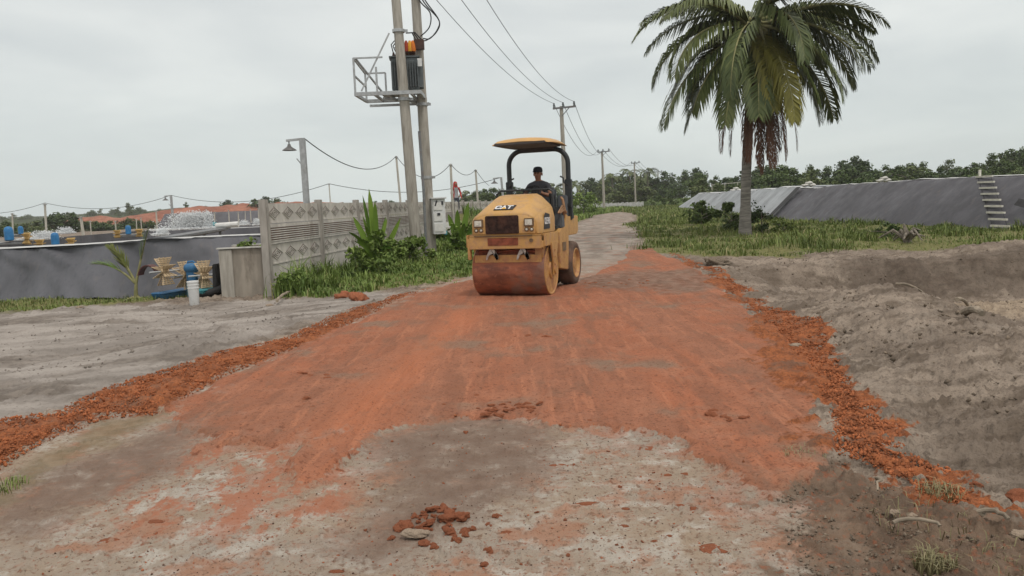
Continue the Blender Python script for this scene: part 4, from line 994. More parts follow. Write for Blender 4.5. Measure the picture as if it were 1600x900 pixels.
aerator(33, 366, 42, .7, 'small blue paddle aerator behind the white foam at the left', False)
c = D(333, 353, 52); t = thing('aerator', 'teal capped aerator at the end of the grey walkway', 'aerator', c, 0)
m = MB(); m.cyl((-.7, 0, .05), (.2, 0, .05), .22, n=12); m.build('motor_cover', MT['teal'], t, True)
m = MB(); m.tube([(-1.3, 0, .2), (-.6, 0, .2)], .12, 8); m.build('nozzle', MT['whitepaint'], t, True)
# white water: droplets thrown on ballistic arcs
def spray(name, lab, base, n, vx, vz, spread, dur, size, seed):
    r = np.random.default_rng(seed); t = r.random(n)*dur; v = np.stack([vx*(r.random(n)*.9+.1)*r.choice([1, 1, 1, -.15], n), r.normal(0, spread, n), vz*(.25+.75*r.random(n)**1.3)], 1)
    P = v*t[:, None]; P[:, 2] -= 4.9*t*t; P += r.normal(0, .06, (n, 3)); P[:, 2] = np.maximum(P[:, 2], -.05+r.random(n)*.1); P += np.array(base)
    s = size*(.35+r.random(n)**2*1.3)
    dirs = np.array([(1, 0, 0), (-1, 0, 0), (0, 1, 0), (0, -1, 0), (0, 0, 1), (0, 0, -1)], float)
    V = (P[:, None, :]+dirs[None]*s[:, None, None]*np.array([1.3, 1, .8])).reshape(-1, 3)
    f0 = np.array([(0, 2, 4), (2, 1, 4), (1, 3, 4), (3, 0, 4), (2, 0, 5), (1, 2, 5), (3, 1, 5), (0, 3, 5)])
    ff = (np.arange(n)[:, None, None]*6+f0[None]).reshape(-1)
    me = npmesh(name, V, ff, np.full(n*8, 3), True); me.materials.append(MT['foam'])
    tag(link(name, me), lab, 'water spray', None, 'stuff')
b0 = D(322, 356, 42); spray('water_spray', 'large burst of white water thrown up by an aerator beside the walkway', (b0.x, b0.y, b0.z), 26000, -3.6, 4.2, .45, .85, .021, 1)
b0 = D(256, 368, 30); spray('water_spray', 'low white foam at the left foot of the large burst', (b0.x, b0.y, b0.z+.05), 5200, -1.0, 1.7, .4, .4, .014, 2)
b0 = D(75, 366, 38); spray('water_spray', 'low white foam between the blue aerators at the left', (b0.x, b0.y, b0.z-.2), 7600, -2.6, 2.6, .6, .6, .018, 3)
b0 = D(108, 361, 46); spray('water_spray', 'low white foam line at the far rim of the left pond', (b0.x, b0.y, b0.z-.1), 5800, -2.2, 2.3, .5, .5, .02, 4)
b0 = D(400, 351, 60); spray('water_spray', 'small white splash just left of the panel wall', (b0.x, b0.y, b0.z), 5000, 1.6, 2.9, .5, .6, .022, 5)
b0 = D(385, 351, 60); spray('water_spray', 'small white splash beside the teal aerator', (b0.x, b0.y, b0.z), 3000, -1.6, 2.4, .5, .5, .022, 6)
# ------------------------------------------------------------------ utility poles with transformer
PD = 26.0
def lean_pole(name, lab, a, b_, r0, r1, mat, cat='utility pole', group=None):
    t = thing(name, lab, cat, a, 0, group); m = MB(); k = 8
    m.tube([(Vector(b_)-Vector(a))*(i/k) for i in range(k+1)], [r0+(r1-r0)*i/k for i in range(k+1)], 16); m.build('shaft', mat, t, True, angle=60)
    return t
pa = D(652, 398, PD); pa.z = Hat(pa.x, pa.y)-.1; pb = D(607, -140, PD)
qa = D(674, 396, PD+1.1); qa.z = Hat(qa.x, qa.y)-.1; qb = D(641, -140, PD+1.1)
pole1 = lean_pole('utility_pole', 'front concrete utility pole of the leaning pair carrying the transformer', pa, pb, .195, .135, MT['concrete'], group='transformer poles')
pole2 = lean_pole('utility_pole', 'rear concrete utility pole of the leaning pair, with the white meter box on it', qa, qb, .195, .14, MT['concrete'], group='transformer poles')
for P_, zs in ((pole1, (5.15, 7.35)), (pole2, (5.1, 2.6))):
    h = (pb-pa) if P_ is pole1 else (qb-qa); b0 = pa if P_ is pole1 else qa
    for zz in zs:
        m = MB(); c = h*((zz-b0.z)/h.z); m.lathe([(.20, -.05), (.205, -.05), (.205, .05), (.20, .05)], c, 'Z', 16); m.box(c+Vector((.24, 0, 0)), (.12, .03, .09)); m.build('clamp', MT['galv'], P_, bevel=.004)
def at(px, py, d=PD): return D(px, py, d)
# platform
pl0 = at(640, 150); pf = thing('transformer_platform', 'grey steel platform with a railing bolted across the two utility poles', 'platform', pl0)
def rel(px, py, d=PD): return at(px, py, d)-pl0
m = MB()
A, B_, C_, D_ = rel(558, 147, PD-.35), rel(640, 139, PD-.35), rel(594, 163, PD+1.35), rel(667, 152, PD+1.35)
fl = A; zf = A.z
A = Vector((rel(558, 147).x, -.30, zf)); B_ = Vector((rel(665, 147).x-.15, -.30, zf)); C_ = Vector((A.x+.05, 1.45, zf)); D_ = Vector((B_.x, 1.45, zf))
m.bar(A, B_, .09, .12); m.bar(C_, D_, .09, .12); m.bar(A, C_, .08, .10); m.bar(B_+Vector((0, -.05, 0)), D_+Vector((0, .05, 0)), .08, .12)
for t in (.28, .5, .62, .85): m.bar(A.lerp(B_, t), C_.lerp(D_, t), .07, .08)
m.bar(A+Vector((.9, .1, -.14)), D_+Vector((-.1, -.05, -.14)), .07, .07); m.bar(C_+Vector((.1, 0, -.16)), D_+Vector((.12, 0, -.16)), .08, .08)
m.build('deck_frame', MT['galv'], pf)
m = MB(); m.box((A+B_+C_+D_)/4+Vector((.05, 0, .07)), ((B_-A).length*.36, 1.1, .03)); m.build('deck_plate', MT['galv'], pf)
m = MB()
for t, h in ((0, 1.15), (.34, .85)):
    q = A.lerp(B_, t); m.bar(q, q+Vector((0, 0, h)), .06)
    q = C_.lerp(D_, t); m.bar(q, q+Vector((0, 0, .95)), .06)
ra, rc = A+Vector((0, 0, 1.15)), C_+Vector((0, 0, .95))
m.bar(ra, rc, .05); m.bar(A+Vector((0, 0, .6)), C_+Vector((0, 0, .5)), .05)
m.bar(ra, A+Vector((.95, 0, 1.15)), .05); m.bar(rc, C_.lerp(D_, .34)+Vector((0, 0, .95)), .05); m.bar(ra+Vector((.08, 0, -.02)), C_.lerp(D_, .34)+Vector((0, 0, .1)), .05)
m.build('railing', MT['galv'], pf)
m = MB(); m.bar(A+Vector((.20, .02, .1)), rel(608, 52), .055); m.build('stay', MT['galv'], pf)
# transformer
tc_ = at(634, 128, PD+.55); tf = thing('transformer', 'dark grey pole transformer with finned sides on the steel platform', 'transformer', (tc_.x, tc_.y, pl0.z+zf+.12), math.radians(6))
m = MB(); m.box((0, 0, .58), (.92, .55, 1.06), taper=1.0); m.build('tank', MT['tank'], tf, bevel=.03)
m = MB()
for k in range(11): m.box((-.42+k*.084, -.34, .56), (.025, .16, .86))
m.build('front_fins', MT['tank'], tf, bevel=.006)
m = MB()
for k in range(5): m.box((.52, -.2+k*.1, .56), (.16, .025, .86))
m.build('side_fins', MT['tank'], tf, bevel=.006)
m = MB(); m.box((0, 0, 1.13), (1.02, .64, .05)); m.build('lid', MT['tank'], tf, bevel=.01)
m = MB(); m.box((.50, -.36, .92), (.15, .02, .26)); m.build('name_plate', MT['whitebox'], tf)
for k, (x, mat) in enumerate(((.08, 'redboot'), (.20, 'yellowboot'), (.30, 'orange'))):
    m = MB(); m.lathe([(.09, 1.155), (.09, 1.19), (.055, 1.20), (.09, 1.23), (.055, 1.25), (.09, 1.28), (.055, 1.30), (.085, 1.33), (.05, 1.36)], (x, .0, 0), 'Z', 12); bo = m.build('bushing', MT['brownins'], tf)
    m = MB(); m.lathe([(.085, 1.34), (.095, 1.40), (.075, 1.58), (.035, 1.70), (.002, 1.71)], (x, 0, 0), 'Z', 12); m.build('boot', MT[mat], bo, True)
m = MB()
for k in range(3): m.lathe([(.05, 1.155), (.06, 1.2), (.05, 1.25), (.03, 1.34)], (-.36+k*.1, .08, 0), 'Z', 10)
m.build('low_bushings', MT['brownins'], tf)
m = MB()
for sx in (-.3, .3): m.box((sx, 0, .0), (.12, .6, .09))
m.build('skid', MT['tank'], tf)
for k in range(3):
    m = MB(); m.tube([(-.36+k*.1, .08, 1.30), (-.42+k*.06, .0, 1.58-.05*k), (-.30+k*.05, -.2, 1.66-.04*k), (-.12, -.35, 1.5)], .018, 6); m.build('lead', MT['cable'], tf, True)
bx = at(655, 70, PD+.75); fs_ = thing('fuse_box', 'dark cut-out fuse box beside the orange bushings on the rear pole', 'fuse box', bx)
m = MB(); m.box((0, 0, 0), (.34, .22, .34)); m.build('housing', MT['brownins'], fs_, bevel=.02)
m = MB()
for k in range(3): m.tube([(-.1+k*.1, 0, .15), (-.22+k*.05, -.05, .40), (-.42+k*.05, -.1, .38)], .022, 6)
m.build('leads', MT['cable'], fs_, True)
for k, (pts) in enumerate(([(636, -40), (655, 0), (672, 20), (671, 42), (657, 57)], [(640, -40), (662, 3), (685, 30), (684, 45), (672, 60), (661, 60)], [(642, -40), (664, 0), (686, 32), (682, 50), (668, 62), (660, 64)])):
    P3 = [at(a, b_, PD+.9) for a, b_ in pts]; sm = []
    for i in range(len(P3)-1):
        p0, p1, p2, p3 = P3[max(i-1, 0)], P3[i], P3[i+1], P3[min(i+2, len(P3)-1)]
        for t in np.linspace(0, 1, 7)[:-1]: sm.append(.5*((2*p1)+(p2-p0)*t+(2*p0-5*p1+4*p2-p3)*t*t+(3*p1-p0-3*p2+p3)*t**3))
    sm.append(P3[-1]); m = MB(); m.tube(sm, .022, 6)
    tag(m.build('cable', MT['cable'], None, True), ('short black cable looping tight from the pole top to the fuse box', 'long black cable in the middle of the loops right of the rear pole', 'outermost black cable loop right of the rear pole')[k], 'cable', 'cable loops on the rear pole')
# white meter box
mb_ = at(690, 392, PD+.9); bh = at(690, 308, PD+.9)
mx = thing('meter_box', 'tall white electrical panel box fixed to the rear utility pole', 'meter box', (mb_.x-.05, mb_.y, at(688, 366, PD+.9).z), math.radians(14))
m = MB(); m.box((0, 0, .62), (.44, .42, 1.22)); m.build('cabinet', MT['whitebox'], mx, bevel=.012)
m = MB(); m.box((0, -.03, 1.255), (.54, .54, .05)); m.build('roof', MT['whitebox'], mx, bevel=.01)
m = MB()
for z in (.98, .60, .24): m.box((-.04, -.222, z), (.30, .025, .28))
m.build('door_panel', MT['whitepaint'], mx, bevel=.006)
m = MB(); m.box((-.02, -.24, .70), (.10, .02, .09)); m.box((-.10, -.228, 1.08), (.05, .02, .20), R3(y=.35)); m.box((.12, -.228, 1.08), (.07, .02, .12)); m.build('window', MT['decal'], mx)
m = MB(); m.box((.27, -.02, .32), (.12, .22, .16)); m.box((.30, -.04, .24), (.18, .2, .04)); m.build('side_socket', MT['whitepaint'], mx, bevel=.008)
m = MB(); m.box((.20, -.12, .05), (.10, .16, .14)); m.build('teal_fitting', MT['teal'], mx, bevel=.01)
c0 = at(666, 392, PD-.2); m = MB(); m.tube([(c0.x, c0.y, Hat(c0.x, c0.y)), at(662, 300, PD-.2), at(655, 205, PD-.2)], .045, 8); tag(m.build('conduit_pipe', MT['greypaint'], None, True), 'thin grey conduit pipe rising between the two utility poles', 'conduit')

# ------------------------------------------------------------------ street lamps, thin posts
def lamp_post(base, top, r, lab, s=1.0, group='street lamps by the ponds'):
    t = thing('street_lamp', lab, 'street lamp', base, 0, group); d = top-base
    m = MB(); m.bar((0, 0, 0), d, r*2, r*2); m.build('post', MT['galv'], t, bevel=.006)
    m = MB(); m.bar(d+Vector((0, 0, -.02*s)), d+Vector((-.44*s, 0, -.05*s)), .06*s, .06*s); m.bar(d+Vector((-.03*s, -.02, -.75*s)), d+Vector((-.18*s, -.02, -.55*s)), .03*s); m.build('arm', MT['galv'], t)
    m = MB(); c = d+Vector((-.37*s, 0, -.30*s)); m.lathe([(.002, .16*s), (.04*s, .15*s), (.05*s, .10*s), (.08*s, .07*s), (.185*s, .0*s), (.195*s, -.02*s), (.17*s, -.01*s), (.06*s, .03*s), (.002, .03*s)], c, 'Z', 20); m.cyl(c+Vector((0, 0, .15*s)), c+Vector((0, 0, .25*s)), .018*s, n=8); m.build('lamp_shade', MT['lampshade'], t, True)
    return t
lt_ = D(472, 216, 21.5); lb = D(483, 370, 21.5); lb.z = Hat(lb.x, lb.y)-.05
lamp_post(lb, lt_, .075, 'square steel street lamp post rising just behind the near end of the panel wall')
l2 = D(783, 277, 62); l2b = Vector((l2.x+.2, 62, -.1)); lamp_post(l2b, l2, .09, 'small distant street lamp seen left of the roller hood', 1.5)
l3 = D(267, 305, 75); l3b = Vector((l3.x, 75, -.6)); lamp_post(l3b, l3, .09, 'distant street lamp rising above the splashing pond water', 1.5)
thin = [((628, 318), (619, 244), 40, .06, 'thin white post between the street lamp and the leaning utility poles'), ((707, 320), (704, 256), 40, .07, 'grey post next to the person in red'), ((748, 318), (743, 265), 50, .07, 'thin white post leaning beside the roller hood'), ((517, 320), (514, 287), 60, .05, 'faint thin post seen between lamp and broad-leaved plant'),
        ((72, 372), (70, 318), 47, .07, 'pale post standing nearest the left edge of the pond'), ((20, 372), (19, 333), 60, .07, 'short pale post at the far left edge'), ((131, 368), (126, 338), 60, .12, 'thick pale post right of the dark round bush'), ((142, 366), (141, 345), 70, .06, 'short thin post right of the thick pale post'),
        ((181, 362), (180, 345), 75, .07, 'short post below the red earth, midway along the left pond'), ((213, 360), (213, 342), 75, .06, 'first of the two close posts behind the capped blue aerator'), ((221, 359), (220, 340), 80, .06, 'second of the two close posts behind the capped blue aerator'), ((245, 358), (244, 329), 70, .08, 'tall white post left of the big water burst'),
        ((335, 350), (335, 331), 90, .09, 'white post right of the big water burst'), ((358, 346), (357, 328), 85, .07, 'white post above the teal aerator'), ((373, 350), (372, 331), 80, .08, 'leaning white post above the small splash'), ((383, 349), (383, 330), 85, .05, 'thin brown post right of the leaning white post'), ((392, 344), (391, 327), 90, .06, 'thin white post third from the wall end'), ((404, 346), (404, 325), 80, .09, 'stout white post second from the wall end'), ((411, 345), (411, 327), 82, .07, 'white post nearest the wall end')]
tops = {}
for (b_, tp_, dd, r, lab) in thin:
    tp3 = D(tp_[0], tp_[1], dd); bt = D(b_[0], b_[1], dd); bt.z = min(Hat(bt.x, bt.y), bt.z)-.05
    t = thing('thin_post', lab, 'post', bt, 0, 'thin posts round the ponds')
    m = MB(); m.tube([(0, 0, 0), tp3-bt], [r, r*.85], 8); m.build('shaft', MT['bamboo'], t, True)
    m = MB(); m.box(tp3-bt+Vector((0, 0, -.06)), (r*2.6, r*2.6, .05)); m.build('wire_clip', MT['galv'], t)
    tops[tp_] = tp3

# ------------------------------------------------------------------ power line along the road
line = [((877, 166), 54, 'nearest concrete power pole behind the roller, three insulators on its crossarm'), ((940.5, 236), 101, 'second power pole, left of the white picket fence'), ((991, 254), 148, 'third power pole, standing at the road bend'), ((1028, 268), 195, 'fourth power pole in front of the dark trees'), ((1050, 273), 232, 'farthest power pole right of the road bend')]
ends = []
for i, (p, dd, lab) in enumerate(line):
    tp = D(p[0], p[1], dd); base = Vector((tp.x+.10, dd, -.1))
    t = thing('power_pole', lab, 'power pole', base, 0, 'power poles along the road'); d = tp-base
    m = MB(); m.tube([(0, 0, 0), d*.5, d], [.19, .16, .125], 12); m.build('shaft', MT['concrete'], t, True)
    w_ = 1.6 if i < 4 else .9
    ax = Vector((1, -.12, .05)).normalized()
    m = MB(); m.bar(d-ax*w_/2*.75+Vector((0, -.14, -.12)), d+ax*w_/2*1.25+Vector((0, -.14, -.12)), .10, .12); m.bar(d+ax*.55+Vector((0, -.14, -.14)), d+Vector((0, -.1, -.7)), .05); m.build('crossarm', MT['greypaint'], t)
    E_ = []
    for k, u in enumerate((-.70*.75*1.05, .12, .94)):
        q = d+ax*w_*.58*u+Vector((0, -.14, -.06))
        m = MB(); m.lathe([(.05, 0), (.075, .03), (.05, .09), (.085, .13), (.06, .22), (.055, .30), (.002, .31)], q, 'Z', 10); m.build('insulator', MT['tank'], t, True); E_.append(base+q+Vector((0, 0, .28)))
    ends.append(E_)
def wire(a, b_, sag, r, lab, group, mat='cable', n=22):
    pts = [a.lerp(b_, t)-Vector((0, 0, sag*4*t*(1-t))) for t in np.linspace(0, 1, n)]
    m = MB(); m.tube(pts, r, 5); return tag(m.build('wire', MT[mat], None, True), lab, 'wire', group)
ordn = ('left', 'middle', 'right')
near_ends = [Vector((-3.3, 26.5, 9.9)), Vector((-2.35, 26.4, 9.95)), Vector((-1.4, 26.3, 10.0))]
arm = thing('crossarm', 'steel crossarm on top of the rear utility pole holding the power wires', 'crossarm', qb+Vector((0, -.2, .05)))
m = MB(); m.bar(near_ends[0]-arm.location-Vector((.3, 0, .1)), near_ends[2]-arm.location+Vector((.3, 0, -.1)), .1, .12); m.build('arm', MT['galv'], arm)
for k in range(3):
    q = near_ends[k]-arm.location; m = MB(); m.lathe([(.05, -.08), (.08, -.04), (.05, .0), (.05, .04)], q, 'Z', 10); m.build('insulator', MT['tank'], arm, True)
    wire(near_ends[k], ends[0][k], .75+.1*k, .013, f'{ordn[k]} power wire falling from the transformer poles to the nearest power pole', 'power wires')
    for i in range(4):
        wire(ends[i][k], ends[i+1][k], (1.9, 1.5, 1.2, .8)[i], (.017, .022, .026, .03)[i], f'{ordn[k]} power wire ' + ('from the nearest to the second power pole', 'from the second to the third power pole', 'from the third to the fourth power pole', 'from the fourth to the farthest power pole')[i], 'power wires')
# low service wires along the ponds
def chain(pts, sags, r, labs):
    for i in range(len(pts)-1): wire(pts[i], pts[i+1], sags[i], r, labs[i], 'service wires over the ponds')
c1 = [lt_+Vector((.05, 0, .0)), tops[(619, 244)], tops[(704, 256)], tops[(743, 265)], D(764, 290, 56)]
chain(c1, [.75, .9, .45, .1], .016, ['sagging service wire from the near street lamp to the thin white post', 'service wire passing behind the leaning utility poles', 'service wire sagging above the person in red', 'service wire dropping behind the roller hood'])
c2 = [D(-60, 332, 80), D(70, 318, 78), l3, tops[(514, 287)], l2]
c2[1] = D(70, 317, 76)
chain(c2, [.5, .9, 1.0, .9], .022, ['service wire leaving at the far left', 'service wire over the dark bush to the distant lamp', 'long service wire from the distant lamp to the faint post', 'long service wire behind the utility poles to the small lamp'])
# ------------------------------------------------------------------ foliage builders (numpy)
def leafmesh(name, P, Nn, Up, ln, wd, gv, mat, fold=.0):
    """kite-shaped leaves: centres P, length axis Up, normal Nn"""
    n = len(P); side = np.cross(Nn, Up); side /= np.linalg.norm(side, axis=1)[:, None]+1e-9
    ln = np.asarray(ln)[:, None] if np.ndim(ln) else ln; wd = np.asarray(wd)[:, None] if np.ndim(wd) else wd
    V = np.stack([P-Up*ln*.5, P+side*wd*.5+Nn*fold*wd, P+Up*ln*.5, P-side*wd*.5+Nn*fold*wd], 1).reshape(-1, 3)
    ff = np.arange(n*4); me = npmesh(name, V, ff, np.full(n, 4)); fattr(me, 'gv', np.repeat(gv, 4)); me.materials.append(mat); return me
def rdir(n, r):
    v = r.normal(size=(n, 3)); return v/np.linalg.norm(v, axis=1)[:, None]
def crown_mesh(name, r, rx, ry, h0, h1, nclump, nleaf, leaf, mat, loose=.25, clump_r=.34):
    P = []; G_ = []
    for k in range(nclump):
        u = rdir(1, r)[0]; rad = r.random()**.45
        z = h0+(h1-h0)*(.5+.5*u[2]*rad); wz = math.sin(PI*min(max((z-h0)/(h1-h0), .06), .98))**.55
        c = np.array([u[0]*rx*rad*wz*.9, u[1]*ry*rad*wz*.9, z])
        m = int(nleaf/nclump*(.6+.8*r.random())); cr = clump_r*min(rx, (h1-h0)/2)*(.7+.7*r.random())
        d = rdir(m, r)*(r.random(m)**(.38))[:, None]*cr; d[:, 2] *= .75
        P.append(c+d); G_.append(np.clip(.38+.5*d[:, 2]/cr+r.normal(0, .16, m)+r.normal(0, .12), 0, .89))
    P = np.concatenate(P); g = np.concatenate(G_); n = len(P)
    k = int(n*loose*.2); P[:k] += rdir(k, r)*leaf*2
    P[:, 2] = np.maximum(P[:, 2], .05)
    Nn = rdir(n, r)+np.array([0, 0, .7]); Nn /= np.linalg.norm(Nn, axis=1)[:, None]
    Up = rdir(n, r); Up -= Nn*(Up*Nn).sum(1)[:, None]; Up /= np.linalg.norm(Up, axis=1)[:, None]+1e-9
    L_ = leaf*(.6+.8*r.random(n))
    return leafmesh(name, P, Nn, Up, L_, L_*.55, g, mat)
def trunk_mesh(name, r, h, r0, spread, nl=5):
    m = MB(); pts = [Vector((0, 0, -.2))]
    for i in range(1, 6): pts.append(Vector((r.normal(0, .04*h/6), r.normal(0, .04*h/6), h*i/5)))
    m.tube(pts, [r0*(1-.14*i) for i in range(6)], 7)
    for k in range(nl):
        a = 2*PI*k/nl+r.random(); b0 = pts[2+k % 3]; e = b0+Vector((math.cos(a)*spread, math.sin(a)*spread, h*.3*(.6+r.random()*.6)))
        m.tube([b0, b0.lerp(e, .5)+Vector((0, 0, .1*h*.3)), e], [r0*.5, r0*.35, r0*.12], 5)
    o = m.build(name, MT['trunk'], None, True); me = o.data; bpy.data.objects.remove(o); return me
TREES = []
rt_ = np.random.default_rng(31)
for i, (mat, rx, h0, h1, ncl, nlf, lf, cr) in enumerate((('leaf_dark', 2.6, 1.2, 7.0, 26, 2600, .42, .34), ('leaf_dark', 3.1, .9, 6.2, 30, 2800, .44, .32), ('leaf_mid', 2.8, .8, 6.6, 26, 2500, .42, .33), ('leaf_mid', 2.2, 1.5, 8.2, 24, 2200, .40, .34), ('leaf_pale', 2.6, .5, 5.2, 24, 2300, .40, .34), ('leaf_mid', 2.0, 3.2, 8.0, 11, 1000, .36, .36), ('leaf_dark', 2.9, .4, 5.0, 28, 2600, .42, .33), ('leaf_pale', 1.9, 2.6, 7.6, 12, 900, .34, .34))):
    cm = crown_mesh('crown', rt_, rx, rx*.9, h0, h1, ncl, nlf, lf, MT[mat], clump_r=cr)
    tm = trunk_mesh('trunk', rt_, h1*.8, .15, rx*.6)
    TREES.append((cm, tm, h1, ('dense dark green', 'broad dark green', 'mid green bushy', 'tall mid green', 'pale green loose', 'thin open-crowned', 'low dark green', 'sparse pale green')[i]))
def put_tree(k, x, y, z, h, lab, group, rz=None, wide=1.0):
    cm, tm, h1, _ = TREES[k]; s = h/h1
    t = thing('tree', lab, 'tree', (x, y, z), rng.random()*6.28 if rz is None else rz, group); t.scale = (s*wide, s*wide, s)
    link('trunk', tm, t); link('crown', cm, t)
# right-hand and central tree line: top profile read off against the sky
prof_x = [880, 905, 920, 940, 960, 985, 1005, 1030, 1060, 1100, 1150, 1200, 1235, 1265, 1290, 1320, 1345, 1365, 1400, 1430, 1460, 1490, 1520, 1550, 1580, 1610, 1660, 1720]
prof_y = [300, 296, 288, 274, 276, 272, 272, 270, 266, 264, 268, 258, 256, 254, 258, 242, 250, 256, 246, 250, 258, 252, 246, 240, 236, 228, 226, 222]
r = np.random.default_rng(5)
nt_ = 0
def place_row(x0, x1, step, dlo, dhi, hf, kinds, where, group, dcurve=None):
    x = x0
    while x < x1:
        dd = r.uniform(dlo, dhi) if dcurve is None else dcurve(x)+r.uniform(-6, 6)
        ty = np.interp(x, prof_x, prof_y)+r.normal(0, 4)
        tp = D(x, ty, dd); h = max(2.2, (tp.z-0)*hf*r.uniform(.84, 1.08)); k = int(r.choice(kinds))
        side = 'behind the right pond bank' if x > 1190 else ('behind the coconut palm' if x > 1085 else 'beyond the bend of the road')
        put_tree(k, tp.x, dd, -.1, h, f'{TREES[k][3]} tree {where} {side}', f'{TREES[k][3]} trees {where} {side}', wide=r.uniform(.9, 1.25)*(1.25 if h < 5 else 1))
        x += step*r.uniform(.65, 1.35)
place_row(892, 1100, 16, 175, 215, 1.0, [0, 1, 2, 3, 6], 'at the back', 'g')
place_row(905, 1080, 19, 150, 172, .72, [1, 2, 4, 6], 'in the front row', 'g')
place_row(1095, 1720, 21, 105, 150, 1.0, [0, 1, 2, 3, 3, 5, 7, 2], 'at the back', 'g')
place_row(1100, 1720, 24, 84, 104, .80, [1, 2, 2, 4, 6, 4], 'in the front row', 'g')
place_row(1195, 1720, 30, 66, 82, .62, [2, 4, 4, 6], 'as low growth just', 'g')
# left: bushes and trees along the pond, far trees on the hills
for (px, py, dd, h, k, wd, lab) in ((92, 332, 115, 4.2, 6, 1.3, 'round dark tree left of the thick pale post'), (115, 333, 118, 4.0, 1, 1.2, 'round dark tree just beside the thick pale post'), (60, 346, 110, 3.0, 4, 1.5, 'low pale bush left of the round dark trees'), (12, 345, 100, 3.0, 2, 1.5, 'low bush at the far left edge of the pond'), (38, 350, 105, 2.6, 4, 1.5, 'low pale bush at the left between the short pale posts'),
        (150, 345, 125, 2.9, 2, 1.5, 'low bush right of the thick pale post'), (172, 346, 125, 2.8, 4, 1.5, 'low pale bush under the flat strip of red earth'), (198, 341, 130, 3.4, 6, 1.4, 'dark bush below the start of the red mound'), (218, 344, 128, 3.0, 2, 1.5, 'low bush in front of the red mound'), (236, 345, 128, 2.6, 6, 1.4, 'dark low bush behind the tall white post'),
        (200, 316, 360, 9, 3, 1, 'lone tall tree on the hill skyline left of the red mound'), (183, 323, 380, 7, 3, 1, 'small tree on the hill skyline left of the lone tall tree'), (156, 324, 390, 7, 7, 1, 'thin tree on the hill skyline above the thick pale post'), (290, 315, 260, 5, 3, .8, 'slim pointed tree on top of the red mound'), (320, 322, 250, 4, 1, 1.3, 'flat dark tree on top of the red mound'), (356, 313, 230, 6.5, 0, 1.2, 'round dark tree on the right end of the red mound'), (371, 316, 235, 5, 5, 1, 'small open tree beside the round dark tree on the red mound'),
        (398, 312, 200, 6.5, 1, 1.4, 'broad dark tree on the skyline left of the wall end'), (415, 308, 205, 7.5, 0, 1.2, 'dense dark tree rising just left of the wall end'), (432, 310, 215, 7, 2, 1.2, 'mid green tree mostly behind the wall end')):
    tp = D(px, py, dd); put_tree(k, tp.x, dd, tp.z-h, h, lab, None, wide=wd)
for i in range(46):
    px = r.uniform(-20, 460); dd = r.uniform(385, 560); py = np.interp(px, [-20, 60, 130, 200, 260, 330, 400, 460], [338, 336, 333, 322, 328, 330, 322, 318])+r.normal(0, 2.2)
    tp = D(px, py, dd); h = r.uniform(6, 11); put_tree(int(r.choice([0, 1, 2, 3, 6])), tp.x, dd, tp.z-h, h, 'hazy green tree in the wooded skyline of the far left hills', 'trees on the far left hills', wide=r.uniform(1.1, 1.7))
for i in range(26):
    px = r.uniform(-10, 262); dd = r.uniform(120, 178); py = np.interp(px, [-10, 60, 100, 140, 200, 262], [352, 352, 343, 348, 346, 343])+r.uniform(-2, 7)
    tp = D(px, py, dd); h = r.uniform(2.2, 3.8); put_tree(int(r.choice([1, 2, 4, 6, 6])), tp.x, dd, tp.z-h, h, 'low bush among the scrub between the left pond and the red earth', 'scrub bushes before the red earth', wide=r.uniform(1.4, 2.1))
for i, (px, py, dd, k) in enumerate(((612, 313, 230, 2), (588, 314, 240, 1), (690, 311, 200, 4), (726, 306, 150, 0), (742, 300, 140, 2), (757, 296, 130, 1), (772, 293, 125, 2), (786, 294, 120, 3), (800, 292, 125, 1), (816, 296, 125, 0), (834, 297, 130, 6), (850, 296, 130, 2), (866, 297, 135, 1), (884, 300, 140, 2))):
    tp = D(px, py, dd); h = max(2.5, tp.z+.1)
    put_tree(k, tp.x, dd, -.1, h, f'{TREES[k][3]} tree beyond the panel wall, '+('left of the utility poles', 'first left of the utility poles', 'right of the meter box', 'nearest the person in red', 'left of the roller hood', 'above the small street lamp', 'just left of the roll bar', 'inside the left roll bar', 'seen through the roll bar', 'left of the driver', 'behind the driver', 'right of the driver', 'beside the nearest power pole', 'right of the roller canopy')[i], None, wide=1.35)
# undergrowth at the foot of the far trees
n = 26000; x_ = r.uniform(-5, 150, n); y_ = 118+r.uniform(-34, 80, n)-np.maximum(x_-30, 0)*.32
ok = (y_ > 75) & ((x_ > 24) | (y_ > 140)); x_, y_ = x_[ok], y_[ok]; n = len(x_); hh = .4+1.7*np.clip(fbm(x_, y_, .09, 3, 77)+.42, 0, 1)
P = np.stack([x_, y_, r.random(n)*hh], 1); Nn = rdir(n, r)+np.array([0, -.3, .6]); Nn /= np.linalg.norm(Nn, axis=1)[:, None]; Up = rdir(n, r); Up -= Nn*(Up*Nn).sum(1)[:, None]; Up /= np.linalg.norm(Up, axis=1)[:, None]
tag(link('undergrowth', leafmesh('undergrowth', P, Nn, Up, .55+.5*r.random(n), .4, np.clip(P[:, 2]/hh*.6+r.normal(.15, .15, n), 0, .89), MT['leaf_mid'])), 'low green undergrowth along the foot of the far trees', 'undergrowth', None, 'stuff')

